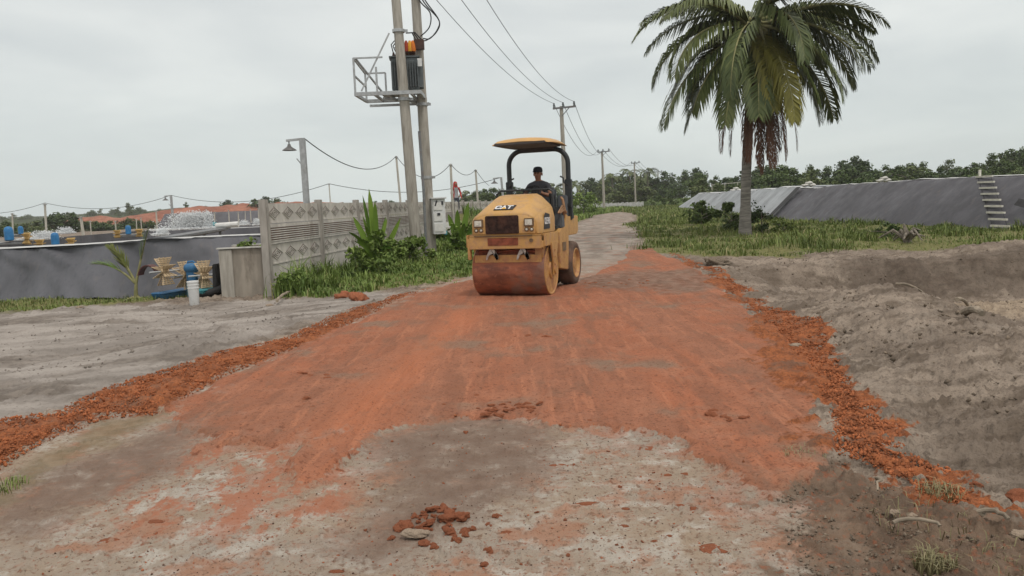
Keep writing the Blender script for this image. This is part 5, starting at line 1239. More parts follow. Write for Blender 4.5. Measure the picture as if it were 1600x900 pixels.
# ------------------------------------------------------------------ palm fronds
def frond_arrays(az, e0, e1, L_, leaf_l, nper, r, base=(0, 0, 0), wd=.05, hang=.8, pw=1.25, start=.12, spread=.75, gvb=.4):
    k = 22; pts = [np.array(base, float)]; dirs = []
    for i in range(k):
        t = (i+.5)/k; e = math.radians(e0+(e1-e0)*t**pw); d = np.array([math.cos(e)*math.cos(az), math.cos(e)*math.sin(az), math.sin(e)]); dirs.append(d); pts.append(pts[-1]+d*L_/k)
    pts = np.array(pts); dirs = np.array(dirs+[dirs[-1]])
    side0 = np.array([-math.sin(az), math.cos(az), 0.0]); V = []; g = []
    roll = r.normal(0, .35)
    for sg in (-1, 1):
        for j in range(nper):
            t = start+(1-start)*(j+r.random()*.6)/nper; f = t*k; i = min(int(f), k-1); p = pts[i]*(1-(f-i))+pts[i+1]*(f-i); T = dirs[i]
            up = np.cross(T, side0); up = up if up[2] > 0 else -up
            sd = side0*sg*math.cos(roll)+up*math.sin(roll)*sg
            ll = leaf_l*(.35+.65*math.sin(PI*min(1, (t*.9+.1))**.8)**.7)*(.85+.3*r.random())
            if t > .9: ll *= 1-(t-.9)*4
            d = sd*spread+T*(.45+.5*t)+up*.12+r.normal(0, .07, 3); d /= np.linalg.norm(d)
            d2 = d*(1-hang*.55)+np.array([0, 0, -1])*hang*(.7+.4*r.random()); d2 /= np.linalg.norm(d2)
            m = p+d*ll*.45; e = m+d2*ll*.55
            w_ = np.cross(d, up); w_ /= np.linalg.norm(w_)+1e-9; w_ = w_*.75+T*.5; w_ /= np.linalg.norm(w_); ww = wd*(.8+.4*r.random())
            V += [p-w_*ww*.35, p+w_*ww*.35, m+w_*ww*.5, m-w_*ww*.5, e]; g += [np.clip(gvb+r.normal(0, .18), 0, 1)]*5
    return np.array(V), np.array(g), pts
def frond_mesh(name, mat, rmat, **kw):
    V, g, pts = frond_arrays(**kw); n = len(V)//5; i = np.arange(n)*5
    f = np.stack([i, i+1, i+2, i+3, i+3, i+2, i+4], 1).reshape(-1); sz = np.tile([4, 3], n)
    m = MB(); k = len(pts); m.tube([Vector(p) for p in pts], [max(.006, kw['wd']*1.0*(1-.9*q/(k-1))) for q in range(k)], 5)
    tv = np.array([tuple(v) for v in m.v]); b0 = len(V); tf = [np.array(q)+b0 for q in m.f]
    ff = np.concatenate([f]+tf); ss = np.concatenate([sz, [len(q) for q in tf]])
    me = npmesh(name, np.concatenate([V, tv]), ff, ss); fattr(me, 'gv', np.concatenate([g, np.full(len(tv), .8)])); me.materials.append(mat); me.materials.append(rmat)
    mi = np.zeros(len(ss), np.int32); mi[len(sz):] = 1; me.polygons.foreach_set('material_index', mi); return me
MT['rachis'] = simple('frond_stem', (.24, .23, .10), .5, var=.2)
r = np.random.default_rng(12)
pbz = D(1164, 367, 30); pbz.z = Hat(pbz.x, pbz.y)-.1; pcr = D(1182, 42, 30)
palm = thing('coconut_palm', 'tall coconut palm with long drooping fronds standing in the grass right of the road', 'palm tree', pbz)
d = pcr-pbz; m = MB(); kk = 26
pts = [Vector((d.x*t+.10*math.sin(t*PI)*-1, d.y*t, d.z*t)) for t in np.linspace(0, 1, kk)]
m.tube(pts, [(.26-.06*min(1, t*6)-.055*t)*(1+.045*(i % 2)) for i, t in enumerate(np.linspace(0, 1, kk))], 14); m.build('trunk', simple('palm_bark', (.22, .205, .185), .9, var=.35, scale=3, bump=.4, stretch=(1, 1, 7)), palm, True, angle=80)
FR = [(0, 22, -45, 5.6), (12, 34, -22, 5.4), (14, 2, -60, 5.6), (-16, -4, -66, 5.4), (-30, -20, -74, 5.3), (-48, -34, -78, 5.1), (22, -14, -74, 5.2), (-6, 14, -56, 5.6), (36, 16, -58, 5.3), (-40, 6, -68, 5.3),
      (180, 14, -82, 5.7), (172, 24, -54, 5.4), (192, -10, -80, 5.6), (206, -28, -80, 5.2), (160, -14, -78, 5.2), (222, -40, -82, 5.0), (150, 22, -54, 5.2), (168, 46, -30, 5.0), (200, 10, -72, 5.5), (186, -38, -84, 5.0), (-4, -42, -80, 5.0),
      (268, -44, -88, 5.0), (250, -30, -84, 5.0), (290, -36, -84, 5.0), (305, -12, -80, 5.3), (236, -8, -78, 5.3), (276, 6, -76, 5.2), (90, 10, -72, 5.2), (60, -10, -74, 5.2), (120, -12, -76, 5.2), (75, 46, -34, 5), (130, 48, -24, 4.8), (30, 52, -20, 4.8), (280, 44, -44, 4.8), (330, 30, -50, 5.2), (215, 32, -52, 5.2)]
for (az, e0, e1, L_) in FR:
    yel = az in (268, 250, 290)
    me = frond_mesh('frond', MT['frond_yel' if yel and az != 250 else 'frond'], MT['rachis'], az=math.radians(az+r.normal(0, 6)), e0=e0+r.normal(0, 5), e1=max(-89, e1+r.normal(0, 6)), L_=L_*r.uniform(.80, .98), leaf_l=1.25*r.uniform(.9, 1.1), nper=80, r=r, base=tuple(d+Vector((.1*math.cos(math.radians(az)), .1*math.sin(math.radians(az)), r.uniform(-.25, .3)))), wd=.085, hang=r.uniform(.72, 1.0), gvb=.25+.35*r.random())
    link('frond', me, palm)
for (az, e0, L_) in ((200, -58, 4.6), (240, -66, 4.9), (255, -72, 5.0), (270, -64, 5.2), (285, -72, 5.1), (300, -66, 4.9), (330, -62, 4.6), (310, -78, 4.9), (20, -70, 4.4), (150, -72, 4.5), (225, -76, 4.8), (265, -80, 5.2), (278, -76, 4.7)):
    me = frond_mesh('dead_frond', MT['frond_brown'], MT['frond_brown'], az=math.radians(az), e0=e0, e1=-89, L_=L_, leaf_l=.75, nper=70, r=r, base=tuple(d+Vector((.2*math.cos(math.radians(az)), .2*math.sin(math.radians(az)), -.35))), wd=.035, hang=1.0, spread=.35)
    link('dead_frond', me, palm)
m = MB(); m.ball((0, 0, 0), (.12, .12, .145), 12, 8); o = m.build('coconut', MT['coconut'], palm, True); cme = o.data
bpy.data.objects.remove(o)
for k in range(9):
    a = k*2*PI/9+.4; o = link('coconut', cme, palm); o.location = d+Vector((.30*math.cos(a), .30*math.sin(a), -.22-.16*(k % 3)))
# small palms far beyond the bend
fme = []
for az in range(0, 360, 26):
    V, g, pts = frond_arrays(az=math.radians(az), e0=r.uniform(-10, 60), e1=r.uniform(-80, -45), L_=3.6, leaf_l=.9, nper=14, r=r, base=(0, 0, 0), wd=.22, hang=.7, gvb=.35); fme.append((V, g))
V = np.concatenate([q[0] for q in fme]); g = np.concatenate([q[1] for q in fme]); n = len(V)//5; i = np.arange(n)*5
cme2 = npmesh('crown', V, np.stack([i, i+1, i+2, i+3, i+3, i+2, i+4], 1).reshape(-1), np.tile([4, 3], n)); fattr(cme2, 'gv', g); cme2.materials.append(MT['frond'])
for (px, py, dd, lab) in ((956, 276, 175, 'small far palm left of the third power pole'), (983, 269, 180, 'small far palm just behind the third power pole'), (1011, 268, 178, 'small far palm between the third and fourth power poles'), (901, 288, 150, 'small far palm right of the roller canopy post'), (866, 293, 140, 'small far palm behind the nearest power pole'), (1000, 280, 190, 'low far palm in front of the dark trees'), (734, 304, 150, 'small far palm beyond the panel wall')):
    tp = D(px, py, dd); t = thing('coconut_palm', lab, 'palm tree', (tp.x, dd, -.1), 0, 'far palms beyond the road')
    m = MB(); m.tube([(0, 0, 0), (.2, 0, tp.z*.5), (0, 0, tp.z)], [.2, .16, .13], 7); m.build('trunk', MT['trunk'], t, True)
    o = link('crown', cme2, t); o.location = (0, 0, tp.z); o.rotation_euler = (0, 0, px); o.scale = (.9, .9, .9)

# ------------------------------------------------------------------ coconut seedling, broad-leaved plants, shrubs
b0 = G(212, 466, -.3); b0.z = Hat(b0.x, b0.y)
sd = thing('coconut_seedling', 'young coconut seedling with one upright frond and yellowing tips in front of the pond bank', 'seedling', b0)
m = MB(); m.tube([(0, 0, -.05), (.02, 0, .25), (.05, 0, .5)], [.05, .045, .03], 8); m.build('stem', MT['rachis'], sd, True)
for (az, e0, e1, L_, mt, n_) in ((20, 76, 70, 1.5, "strap", 44), (160, 60, 40, 1.15, 'seedling', 26), (172, 48, -5, 1.25, 'strap', 28), (170, 68, 45, 1.05, 'seedling', 24), (200, -10, -55, .8, 'frond_yel', 26), (330, -20, -70, .6, 'seedling', 20), (215, -30, -70, .7, 'seedling', 24)):
    me = frond_mesh('frond', MT[mt], MT['rachis'], az=math.radians(az), e0=e0, e1=e1, L_=L_, leaf_l=.42, nper=n_, r=r, base=(.04, 0, .42 if e0 > 0 else .12), wd=.035, hang=.15, spread=.28, start=.35)
    link('frond', me, sd)
def strap_leaf(mb_v, mb_f, g, base, tip, wd, bend, r):
    base = np.array(base); tip = np.array(tip); k = 7; ax = tip-base; L_ = np.linalg.norm(ax); sdv = np.cross(ax, [0, 1, .1]); sdv = np.array(sdv)/np.linalg.norm(sdv)
    a = r.uniform(-.7, .7); fwd = np.cross(sdv, ax/L_); sdv = sdv*math.cos(a)+fwd*math.sin(a); fold = np.cross(ax/L_, sdv); b = len(mb_v); gg = np.clip(.45+r.normal(0, .25), 0, .95)
    for i in range(k+1):
        t = i/k; p = base+ax*t+np.array([0, 0, bend*L_*math.sin(PI*t)*.5]); w_ = wd*(math.sin(PI*min(1, .12+t*.80))**.75)*(1 if i < k else .08)
        mb_v += [p-sdv*w_/2, p+fold*w_*.18*-1, p+sdv*w_/2]; g += [gg]*3
    for i in range(k): mb_f += [(b+3*i, b+3*i+1, b+3*i+4, b+3*i+3), (b+3*i+1, b+3*i+2, b+3*i+5, b+3*i+4)]
def strap_plant(name, lab, loc, leaves, r, extra=None):
    t = thing(name, lab, 'plant', loc); V = []; Fc = []; g = []
    for (bx_, tx, tz, ty, wd, bend) in leaves: strap_leaf(V, Fc, g, (bx_, 0, .45 if extra and extra[1] == .7 else .15), (tx, ty, tz), wd*.82, bend, r)
    ff = np.array([i for f in Fc for i in f]); me = npmesh('leaves', np.array(V), ff, np.full(len(Fc), 4), True); fattr(me, 'gv', g); me.materials.append(MT['strap']); link('leaves', me, t)
    if extra:
        rx, ry, h, n_, lf, mt = extra; cm = crown_mesh('undergrowth_leaves', r, rx, ry, .02, h, 16, n_, lf, MT[mt]); link('undergrowth_leaves', cm, t)
    return t
p0 = D(588, 420, 20.0); p0.z = Hat(p0.x, p0.y)
strap_plant('broad_leaved_plant', 'tall plant with upright broad strap leaves among weeds before the wall', p0,
            [(0, -.26, 2.12, .1, .18, .0), (.02, -.06, 2.28, -.05, .20, 0), (.03, .10, 1.95, -.2, .18, .05), (-.05, -.50, 1.58, -.1, .18, .1), (-.03, -.62, 1.20, -.25, .15, .25), (.05, .34, 1.50, .1, .14, .1), (.06, .72, 1.50, -.1, .17, -.12), (.05, .60, .95, -.3, .15, .2), (0, -.15, 1.35, -.4, .17, .2), (.02, .2, 1.25, -.45, .16, .3), (-.05, -.4, .95, -.4, .15, .3), (0, .28, 1.55, .3, .14, 0), (-.02, -.34, 1.6, .35, .15, .05), (.04, .5, .75, -.5, .14, .4), (-.04, -.62, .7, -.3, .14, .4)], r, (.85, .7, 1.2, 2600, .12, 'grass_left'))
p1 = D(716, 392, 27.5); p1.z = Hat(p1.x, p1.y)
strap_plant('broad_leaved_plant', 'leafy plant with broad leaves right of the white meter box', p1, [(0, -.3, 1.35, 0, .24, .1), (.1, .45, 1.75, 0, .26, 0), (0, .05, 1.5, -.2, .26, .1), (.2, .8, 1.25, -.1, .22, .2), (-.1, -.6, .9, -.2, .22, .2), (.3, .95, .8, -.2, .2, .3), (.1, .3, 1.0, -.4, .22, .3)], r, (1.2, .8, .95, 1700, .16, 'grass_left'))
def bush(lab, px, py, dd, rx, h, n_, lf, mt, r=r, stem=True, ncl=14):
    c = D(px, py, dd); c.z = Hat(c.x, c.y)-.03; t = thing('shrub', lab, 'shrub', c)
    link('foliage', crown_mesh('foliage', r, rx, rx*.8, .02, h, ncl, n_, lf, MT[mt], loose=.6), t)
    tm = trunk_mesh('stem', r, h*.7, .02+.01*h, rx*.6); link('stem', tm, t)
bush('bushy green shrub growing just left of the palm trunk', 1143, 352, 32, 1.05, 1.25, 2600, .14, 'leaf_mid')
bush('spreading fern-like shrub left of the palm in front of the pale bank', 1096, 340, 42, 1.2, 1.3, 1400, .22, 'leaf_mid')
bush('dark sparse shrub right of the palm trunk', 1190, 352, 31.5, .5, 1.35, 420, .12, 'leaf_dark')
bush('low weedy shrub in front of the dark liner', 1395, 372, 24, 1.3, .45, 1700, .12, 'leaf_mid')
bush('small low shrub left of the dark liner seam', 1225, 358, 30, .9, .6, 900, .12, 'grass')
bush('dense weeds hiding the feet of the utility poles', 640, 404, 24.2, 1.25, .85, 2600, .14, 'grass_left')
bush('weeds heaped at the near post of the panel wall', 455, 452, 16.6, .62, .62, 1700, .10, 'grass_left')
bush('green shrub at the road edge below the picket fence', 912, 340, 70, 2.2, 2.4, 1800, .24, 'grass_left')
bush('round green bush by the far road bend', 1042, 322, 120, 2.6, 2.6, 1500, .34, 'leaf_mid')
bush('tuft of weeds growing on top of the concrete tank', 390, 384, 17.6, .35, .3, 300, .10, 'grass_left')
bpy.data.objects['shrub.00%d' % 9].location.z = TZ+.88

# ------------------------------------------------------------------ grass (nobody could count it)
def blades(name, lab, P, h, w_, mat, r, lean=.45, gvm=.45, cat='grass'):
    n = len(P); a = r.random(n)*2*PI; dx = np.cos(a); dy = np.sin(a); ln = lean*(.3+r.random(n)); sa = a+PI/2+r.normal(0, .4, n)
    sx = np.cos(sa)*w_/2; sy = np.sin(sa)*w_/2; z0 = np.zeros(n)
    V = np.stack([np.stack([P[:, 0]-sx, P[:, 1]-sy, P[:, 2]-.03], 1), np.stack([P[:, 0]+sx, P[:, 1]+sy, P[:, 2]-.03], 1),
                  np.stack([P[:, 0]+sx*.8+dx*h*ln*.35, P[:, 1]+sy*.8+dy*h*ln*.35, P[:, 2]+h*.6], 1), np.stack([P[:, 0]-sx*.8+dx*h*ln*.35, P[:, 1]-sy*.8+dy*h*ln*.35, P[:, 2]+h*.6], 1),
                  np.stack([P[:, 0]+dx*h*ln*1.1, P[:, 1]+dy*h*ln*1.1, P[:, 2]+h*(1-.35*ln)], 1)], 1).reshape(-1, 3)
    i = np.arange(n)*5; ff = np.stack([i, i+1, i+2, i+3, i+3, i+2, i+4], 1).reshape(-1)
    me = npmesh(name, V, ff, np.tile([4, 3], n), True); pt = fbm(P[:, 0], P[:, 1], .5, 3, 91)
    g = np.clip(gvm+r.normal(0, .20, n)+pt*1.2, 0, .9); dry = r.random(n) < .03+.10*np.clip(pt*3, 0, 1); g[dry] = 1.0
    fattr(me, 'gv', np.repeat(g, 5)); me.materials.append(mat); return tag(link(name, me), lab, cat, None, 'stuff')
def scatter(poly, n, r, ymax=None, pw=0.0):
    q = np.array(poly); x0, y0 = q.min(0); x1, y1 = q.max(0); y1 = y1 if ymax is None else min(y1, ymax); out = np.zeros((0, 2))
    while len(out) < n:
        k = n*3; x = r.uniform(x0, x1, k); y = r.uniform(y0, y1, k)
        ok = polysd(x, y, poly)+fbm(x, y, 1.3, 4, 21)*.9 > .05
        if pw: ok &= r.random(k) < (np.maximum(y0, 1)/np.maximum(y, 1))**pw
        out = np.concatenate([out, np.stack([x[ok], y[ok]], 1)])
    return out[:n]
def clumpy(p, r, share, nc, sd):
    """gathers a share of the blades into tufts of their own height"""
    p = p.copy(); ch = np.ones(len(p))*.85; c = p[r.integers(0, len(p), nc)]; hc = r.uniform(.6, 1.7, nc)**1.2
    m = r.random(len(p)) < share; k = r.integers(0, nc, m.sum()); p[m] = c[k]+r.normal(0, sd, (m.sum(), 2))*np.linalg.norm(r.normal(size=(m.sum(), 1)), axis=1)[:, None]*.8; ch[m] = hc[k]
    return p, ch
def walld(x, y): return (x-WA.x)*WDIR.y-(y-WA.y)*WDIR.x
LV = [p for p in P_GL1 if p[1] < 34]; LV = [(-5.05, 16.0), (-4.0, 15.2), (-2.7, 14.8), (-1.5, 15.3), (-.7, 17.8), (1.0, 30), (1.6, 36), (-3.4, 36), (-5.1, 19.2)]
r = np.random.default_rng(44)
p = scatter(LV, 34000, r); p, ch_ = clumpy(p, r, .6, 420, .16); p0_ = p; dw = walld(p[:, 0], p[:, 1]); p = p[dw > .12]; dw = dw[dw > .12]
hh = (.10+.34*np.exp(-(dw/1.0)**2)+.25*np.clip(fbm(p[:, 0], p[:, 1], .9, 3, 14)*3, 0, 1)*np.exp(-(dw/2.2)**2))*(.4+.8*r.random(len(p)))*ch_[walld(p0_[:, 0], p0_[:, 1]) > .12]
blades('verge_weeds', 'tall green weeds along the foot of the panel wall', np.column_stack([p, Hbase(p[:, 0], p[:, 1])]), hh, .012+.014*r.random(len(p))+.0004*p[:, 1], MT['grass_left'], r, .55, .5)
LF = [(1.3, 34), (4.3, 53), (9, 82), (15, 101), (20, 116), (15, 122), (5, 122), (-1, 66), (-2.9, 36)]
p = scatter(LF, 26000, r, pw=1.0); dd = p[:, 1]; hh = (.18+.5*np.clip(fbm(p[:, 0], p[:, 1], .25, 3, 15)+.3, 0, 1))*(.5+.8*r.random(len(p)))*(1+dd*.004)
blades('verge_grass', 'green grass along the left side of the far road', np.column_stack([p, Hbase(p[:, 0], p[:, 1])]), hh, .0011*dd*(.6+.8*r.random(len(p))), MT['grass_left'], r, .5, .5)
RN = [(3.9, 22.9), (4.9, 20.4), (6.8, 18.7), (9.3, 20.0), (10.6, 18.4), (13.8, 19.0), (19, 18.2), (19, 24), (16.6, 37), (15.3, 47), (6.9, 47), (6.5, 39), (4.2, 25)]
p = scatter(RN, 66000, r, pw=.8); p, ch_ = clumpy(p, r, .55, 900, .22)
cl = np.clip(fbm(p[:, 0], p[:, 1], .7, 4, 17)*2.6+.35, 0, 1); cl2 = np.exp(-((p[:, 0]-8.1)/1.1)**2-((p[:, 1]-22.3)/1.0)**2)
keep = r.random(len(p)) < .16+.84*cl; p, cl, cl2, ch_ = p[keep], cl[keep], cl2[keep], ch_[keep]
hh = (.055+.21*cl**1.5+.55*cl2)*(.4+.8*r.random(len(p)))*ch_
blades('verge_grass', 'rough green grass between the road and the right pond bank', np.column_stack([p, Hbase(p[:, 0], p[:, 1])]), hh, (.0008*p[:, 1]+.004)*(.6+.8*r.random(len(p))), MT['grass'], r, .55, .42)
RF = [(6.9, 45), (15.3, 45), (15.6, 47), (18.5, 70), (22.3, 95), (30, 112), (22, 117), (14.2, 103), (13.6, 84), (9.4, 54)]
p = scatter(RF, 26000, r, pw=1.0); hh = (.12+.32*np.clip(fbm(p[:, 0], p[:, 1], .3, 3, 18)*2+.4, 0, 1))*(.5+.8*r.random(len(p)))*(1+p[:, 1]*.004)
blades('verge_grass', 'grass on the right side of the far road before the pale bank', np.column_stack([p, Hbase(p[:, 0], p[:, 1])]), hh, .0010*p[:, 1]*(.6+.8*r.random(len(p))), MT['grass'], r, .5, .5)
p = scatter([(-16, 15.6), (-12.5, 15.6), (-10.3, 16.4), (-8, 17.5), (-6.7, 18.0), (-6.8, 19.0), (-9, 19.0), (-12, 20.6), (-20, 22)], 9000, r)
blades('pond_grass', 'short grass strip at the foot of the left pond bank', np.column_stack([p, Hbase(p[:, 0], p[:, 1])]), (.05+.10*r.random(len(p))), .018, MT['grass'], r, .7, .5)
for (px, py, n_, hh_, rad, nm) in ((1462, 892, 200, .07, .08, 'dry grass tuft at the bottom right corner'), (1256, 716, 60, .05, .12, 'dry straw lying on the edge of the right clay ridge'), (1470, 776, 120, .07, .10, 'dry grass tuft at the lower end of the right clay ridge'), (1440, 812, 60, .05, .25, 'dry straw scattered on the brown soil at lower right'), (2, 765, 160, .035, .14, 'short green grass at the lower left edge'), (1575, 880, 60, .05, .2, 'dry straw at the right bottom edge')):
    c = G(px, py, 0); a = r.random(n_)*2*PI; q = np.sqrt(r.random(n_))*rad; x = c.x+q*np.cos(a); y = c.y+q*np.sin(a)
    blades('grass_tuft', nm, np.column_stack([x, y, Hbase(x, y)+.02]), hh_*(.4+.9*r.random(n_)), .005, MT['grass_dry'] if 'dry' in nm else MT['grass'], r, 1.1, .5)
HAZE = 0.00036
# ------------------------------------------------------------------ right pond bank
BR = [(20.2, 6), (19.3, 12), (18.4, 19), (17.6, 26.7), (16.4, 37), (15.5, 46)]
def off(pl, dx, dy, z): return [Vector((x+dx, y+dy, z)) for x, y in pl]
rb = thing('pond_bank', 'high dark grey lined pond bank at the right with a white rung ladder', 'pond bank')
r = np.random.default_rng(8)
sheet('liner', [off(BR, 0, 0, -.05), off(BR, 1.0, .1, .98), off(BR, 1.9, .3, 1.80), off(BR, 2.05, .35, 1.87)], MT['liner'], rb, .30, 21, nx=260, sag=.35)
sheet('rim', [off(BR, 2.05, .35, 1.87), off(BR, 2.2, .35, 1.90), off(BR, 2.5, .35, 1.885)], MT['rim'], rb, 0, 22, nx=260, sag=.35)
sheet('top', [off(BR, 2.5, .35, 1.885), off(BR, 5, .35, 1.86), off(BR, 7.5, .35, -.1)], MT['liner'], rb, .0, 23, nx=260, sag=.35)
BL = [(15.5, 46.05), (17.9, 65), (20.0, 90), (22.6, 105)]
BLt = [(17.55, 46.4), (19.8, 65), (21.6, 88), (24.0, 97)]
lb_ = thing('pond_bank', 'pale grey lined pond bank farther left, sloping down at its far end', 'pond bank')
mid = [((a[0]+b_[0])/2, (a[1]+b_[1])/2) for a, b_ in zip(BL, BLt)]
sheet('liner', [off(BL, 0, 0, -.05), off(mid, 0, 0, .95), off(BLt, 0, 0, 1.86)], MT['liner_lit'], lb_, .24, 25, nx=160, sag=.35)
sheet('rim', [off(BLt, 0, 0, 1.86), off(BLt, .3, .1, 1.90)], MT['rim'], lb_, 0, 26, nx=160, sag=.35)
sheet('top', [off(BLt, .3, .1, 1.90), off(BLt, 4, .4, 1.86), off(BLt, 6, 2, -.1)], MT['liner_lit'], lb_, .0, 27, nx=160, sag=.35)
# dark fold where the two liners overlap
m = [Vector((15.42, 45.6, .0)), Vector((17.45, 45.9, 1.86))]; sheet('seam', [[v+Vector((-.10, -.1, .02)) for v in m], [v+Vector((-.14, .5, .03)) for v in m]], MT['black'], rb, .03, 28, nx=30)
fl = [Vector((18.35, 27.6, .98)), Vector((18.2, 26.4, .8)), Vector((18.05, 24.6, .42))]; sheet('loose_flap', [[v+Vector((-.10, 0, .06)) for v in fl], [v+Vector((-.32, -.1, -.16)) for v in fl]], MT['black'], rb, .06, 29, nx=40)
la, lb2 = D(1573, 357, 27.3), D(1537, 281, 31.0)
def onface(t):   # point a fraction t up the slope
    y = 27.3+t*3.3; x = np.interp(y, [26.7, 37], [17.6, 16.4])+1.98*t; return Vector((x-.10, y+.3*t, .0+1.86*t))
ld = thing('ladder', 'white rung ladder lying on the dark slope of the right pond bank', 'ladder', onface(0))
m = MB()
for sg in (-.42, .42): m.tube([onface(t)-onface(0)+Vector((0, sg, .03)) for t in np.linspace(0, 1.02, 8)], .012, 5)
m.build('side_rope', MT['black'], ld)
for k in range(9):
    q = onface(.02+k*.122)-onface(0); m = MB(); m.bar(q+Vector((.0, -.52, .05)), q+Vector((0, .52, .05)), .07, .07); m.build('rung', MT['rung'], ld)
q = onface(1.0)-onface(0); m = MB(); m.bar(q+Vector((0, .3, 0)), q+Vector((0, .3, .32)), .08, .08); m.build('post', MT['rung'], ld)
def sacks(lab, px, py, dd, s):
    c = D(px, py, dd); t = thing('sandbags', lab, 'sandbags', (c.x, c.y, 1.87))
    for (dx, dz, sx) in ((-.3*s, .12*s, .34), (.25*s, .12*s, .36), (0, .30*s, .33)):
        m = MB(); m.ball((0, 0, 0), (sx*s, .24*s, .13*s), 12, 8); m.v = [(v[0], v[1], v[2]+.02*math.sin(v[0]*19)) for v in m.v]; o = m.build('sack', MT['sack'], t, True); o.location = (dx, 0, dz); o.rotation_euler = (0, .1*dx, .3*dx)
sacks('white sacks heaped on the rim of the dark bank midway to the ladder', 1381, 281, 34, .55)
sacks('white sacks on the rim above the seam between dark and pale liner', 1264, 289, 45, .7)
sacks('white sacks on the rim of the pale bank just left of the palm trunk', 1150, 296, 72, .9)
# pole frame behind the pale bank
c = D(1135, 290, 96); fr = thing('pole_frame', 'thin bamboo pole frame standing on the pale bank left of the palm', 'frame', (c.x, c.y, 0))
for dx in (-1.8, -.2, 1.4, 1.9): m = MB(); m.bar((dx, 0, 0), (dx, 0, 3.0), .07); m.build('upright', MT['bamboo'], fr)
m = MB(); m.bar((-1.9, 0, 2.85), (2.0, 0, 3.1), .07); m.build('rail', MT['bamboo'], fr)
# white picket fence beyond the bend
c0, c1 = D(902, 327, 124), D(1005, 327, 128)
pf_ = thing('picket_fence', 'low white picket fence across the end of the visible road', 'fence', (c0.x, c0.y, -.1)); L_ = (c1-c0); n_ = 46; m = MB()
for k in range(n_):
    q = L_*(k/(n_-1)); q.z = 0; m.box(q+Vector((0, 0, .55+.05*math.sin(k*2.3))), (.20, .04, 1.1+.08*math.sin(k*1.7)))
m.build('pickets', MT['rim'], pf_)
m = MB(); m.bar((0, .05, .8), (L_.x, L_.y+.05, .8), .05, .08); m.bar((0, .05, .3), (L_.x, L_.y+.05, .3), .05, .08); m.build('rails', MT['rim'], pf_)

# ------------------------------------------------------------------ person in a red hooded jacket behind the wall
pr = D(712, 300, 42.3); gz = Hat(pr.x, 42.3)
pp = thing('person', 'person in a red hooded jacket and grey shirt behind the panel wall', 'person', (pr.x, 42.3, gz), math.radians(25))
s = SK()
pel = s.p((0, 0, .90), (.15, .11)); wa = s.p((0, 0, 1.08), (.14, .10), pel); ch = s.p((0, 0, 1.26), (.17, .115), wa); sh = s.p((0, 0, 1.39), (.13, .085), ch)
nk = s.p((0, -.02, 1.47), .055, sh); hd = s.p((0, -.03, 1.57), (.085, .098), nk); tp = s.p((0, -.02, 1.67), (.068, .08), hd)
for sx in (-1, 1):
    a = s.p((sx*.20, 0, 1.37), .066, sh); e = s.p((sx*.27, -.02, 1.10), .052, a); wr = s.p((sx*.24, -.18, .90), .032, e); s.hand(wr, (0, -.5, -.8), (sx*-1, 0, .2), 1, .5)
    hp = s.p((sx*.10, 0, .84), .10, pel); kn = s.p((sx*.11, -.02, .46), .072, hp); an = s.p((sx*.11, .02, .09), .045, kn); s.p((sx*.11, -.13, .045), .04, an)
skin_body('body', s.v, s.e, s.r, [MT['skin'], MT['grey_cloth'], MT['trouser'], MT['red_cloth']], lambda c: (0 if c.z > 1.45 else (3 if abs(c.x) > .10 or c.y > .03 else 1)) if c.z > .86 else (0 if abs(c.x) > .19 else 2), pp)
m = MB(); m.lathe([(.13, 1.42), (.125, 1.50), (.118, 1.60), (.105, 1.68), (.06, 1.735), (.002, 1.75)], (0, .015, 0), 'Z', 16); m.build('hood', MT['red_cloth'], pp, True)
m = MB(); m.add([(-.012, -.125, 1.60), (.012, -.125, 1.60), (.018, -.128, 1.56), (-.018, -.128, 1.56), (0, -.15, 1.562)], [(0, 1, 4), (1, 2, 4), (2, 3, 4), (3, 0, 4)]); m.ball((0, -.075, 1.58), (.07, .062, .10), 12, 8); m.build('face', MT['skin'], pp, True)

# ------------------------------------------------------------------ clods, stones, sticks
r = np.random.default_rng(99)
def lump(seed, rough=.35, flat=.7):
    bm = bmesh.new(); bmesh.ops.create_icosphere(bm, subdivisions=4, radius=1)
    co = np.array([tuple(v.co) for v in bm.verts])
    n1 = fbm(co[:, 0]*1.3+co[:, 2]*.9+seed, co[:, 1]*1.3-co[:, 2]*.7, 1.0, 4, seed)*2; n2 = fbm(co[:, 0]+co[:, 2]+seed*3, co[:, 1]-co[:, 2], 3.5, 3, seed+7)
    for v, a, b_ in zip(bm.verts, n1, n2):
        a = .55*a+.45*math.floor(a*6)/6; v.co = v.co*(1+rough*1.5*a+.55*b_); v.co.z *= flat
        if v.co.z < -.3*flat: v.co.z = -.3*flat
    me = bpy.data.meshes.new('clod'); bm.to_mesh(me); bm.free(); me.polygons.foreach_set('use_smooth', [True]*len(me.polygons)); me.materials.append(MT['clod']); return me
LM = [lump(i, .5 if i < 6 else .35, .7 if i < 6 else .16) for i in range(9)]
def clod(px, py, size, lab, grp, k=None, zoff=0, sq=(1, 1)):
    c = G(px, py, 0); z = Hat(c.x, c.y); o = link('clay_clod', LM[int(r.integers(0, 6)) if k is None else k]); s_ = size*.8
    o.location = (c.x, c.y, z+zoff+s_*.16*(1 if k is None or k < 6 else .1)); o.scale = (s_*sq[0], s_*sq[1], s_); o.rotation_euler = (r.normal(0, .2)*(k is None or k < 6), r.normal(0, .2)*(k is None or k < 6), r.random()*6.28*(sq == (1, 1)))
    tag(o, lab, 'clay clod', grp); return o
G1 = 'clay clods heaped on the bare concrete'
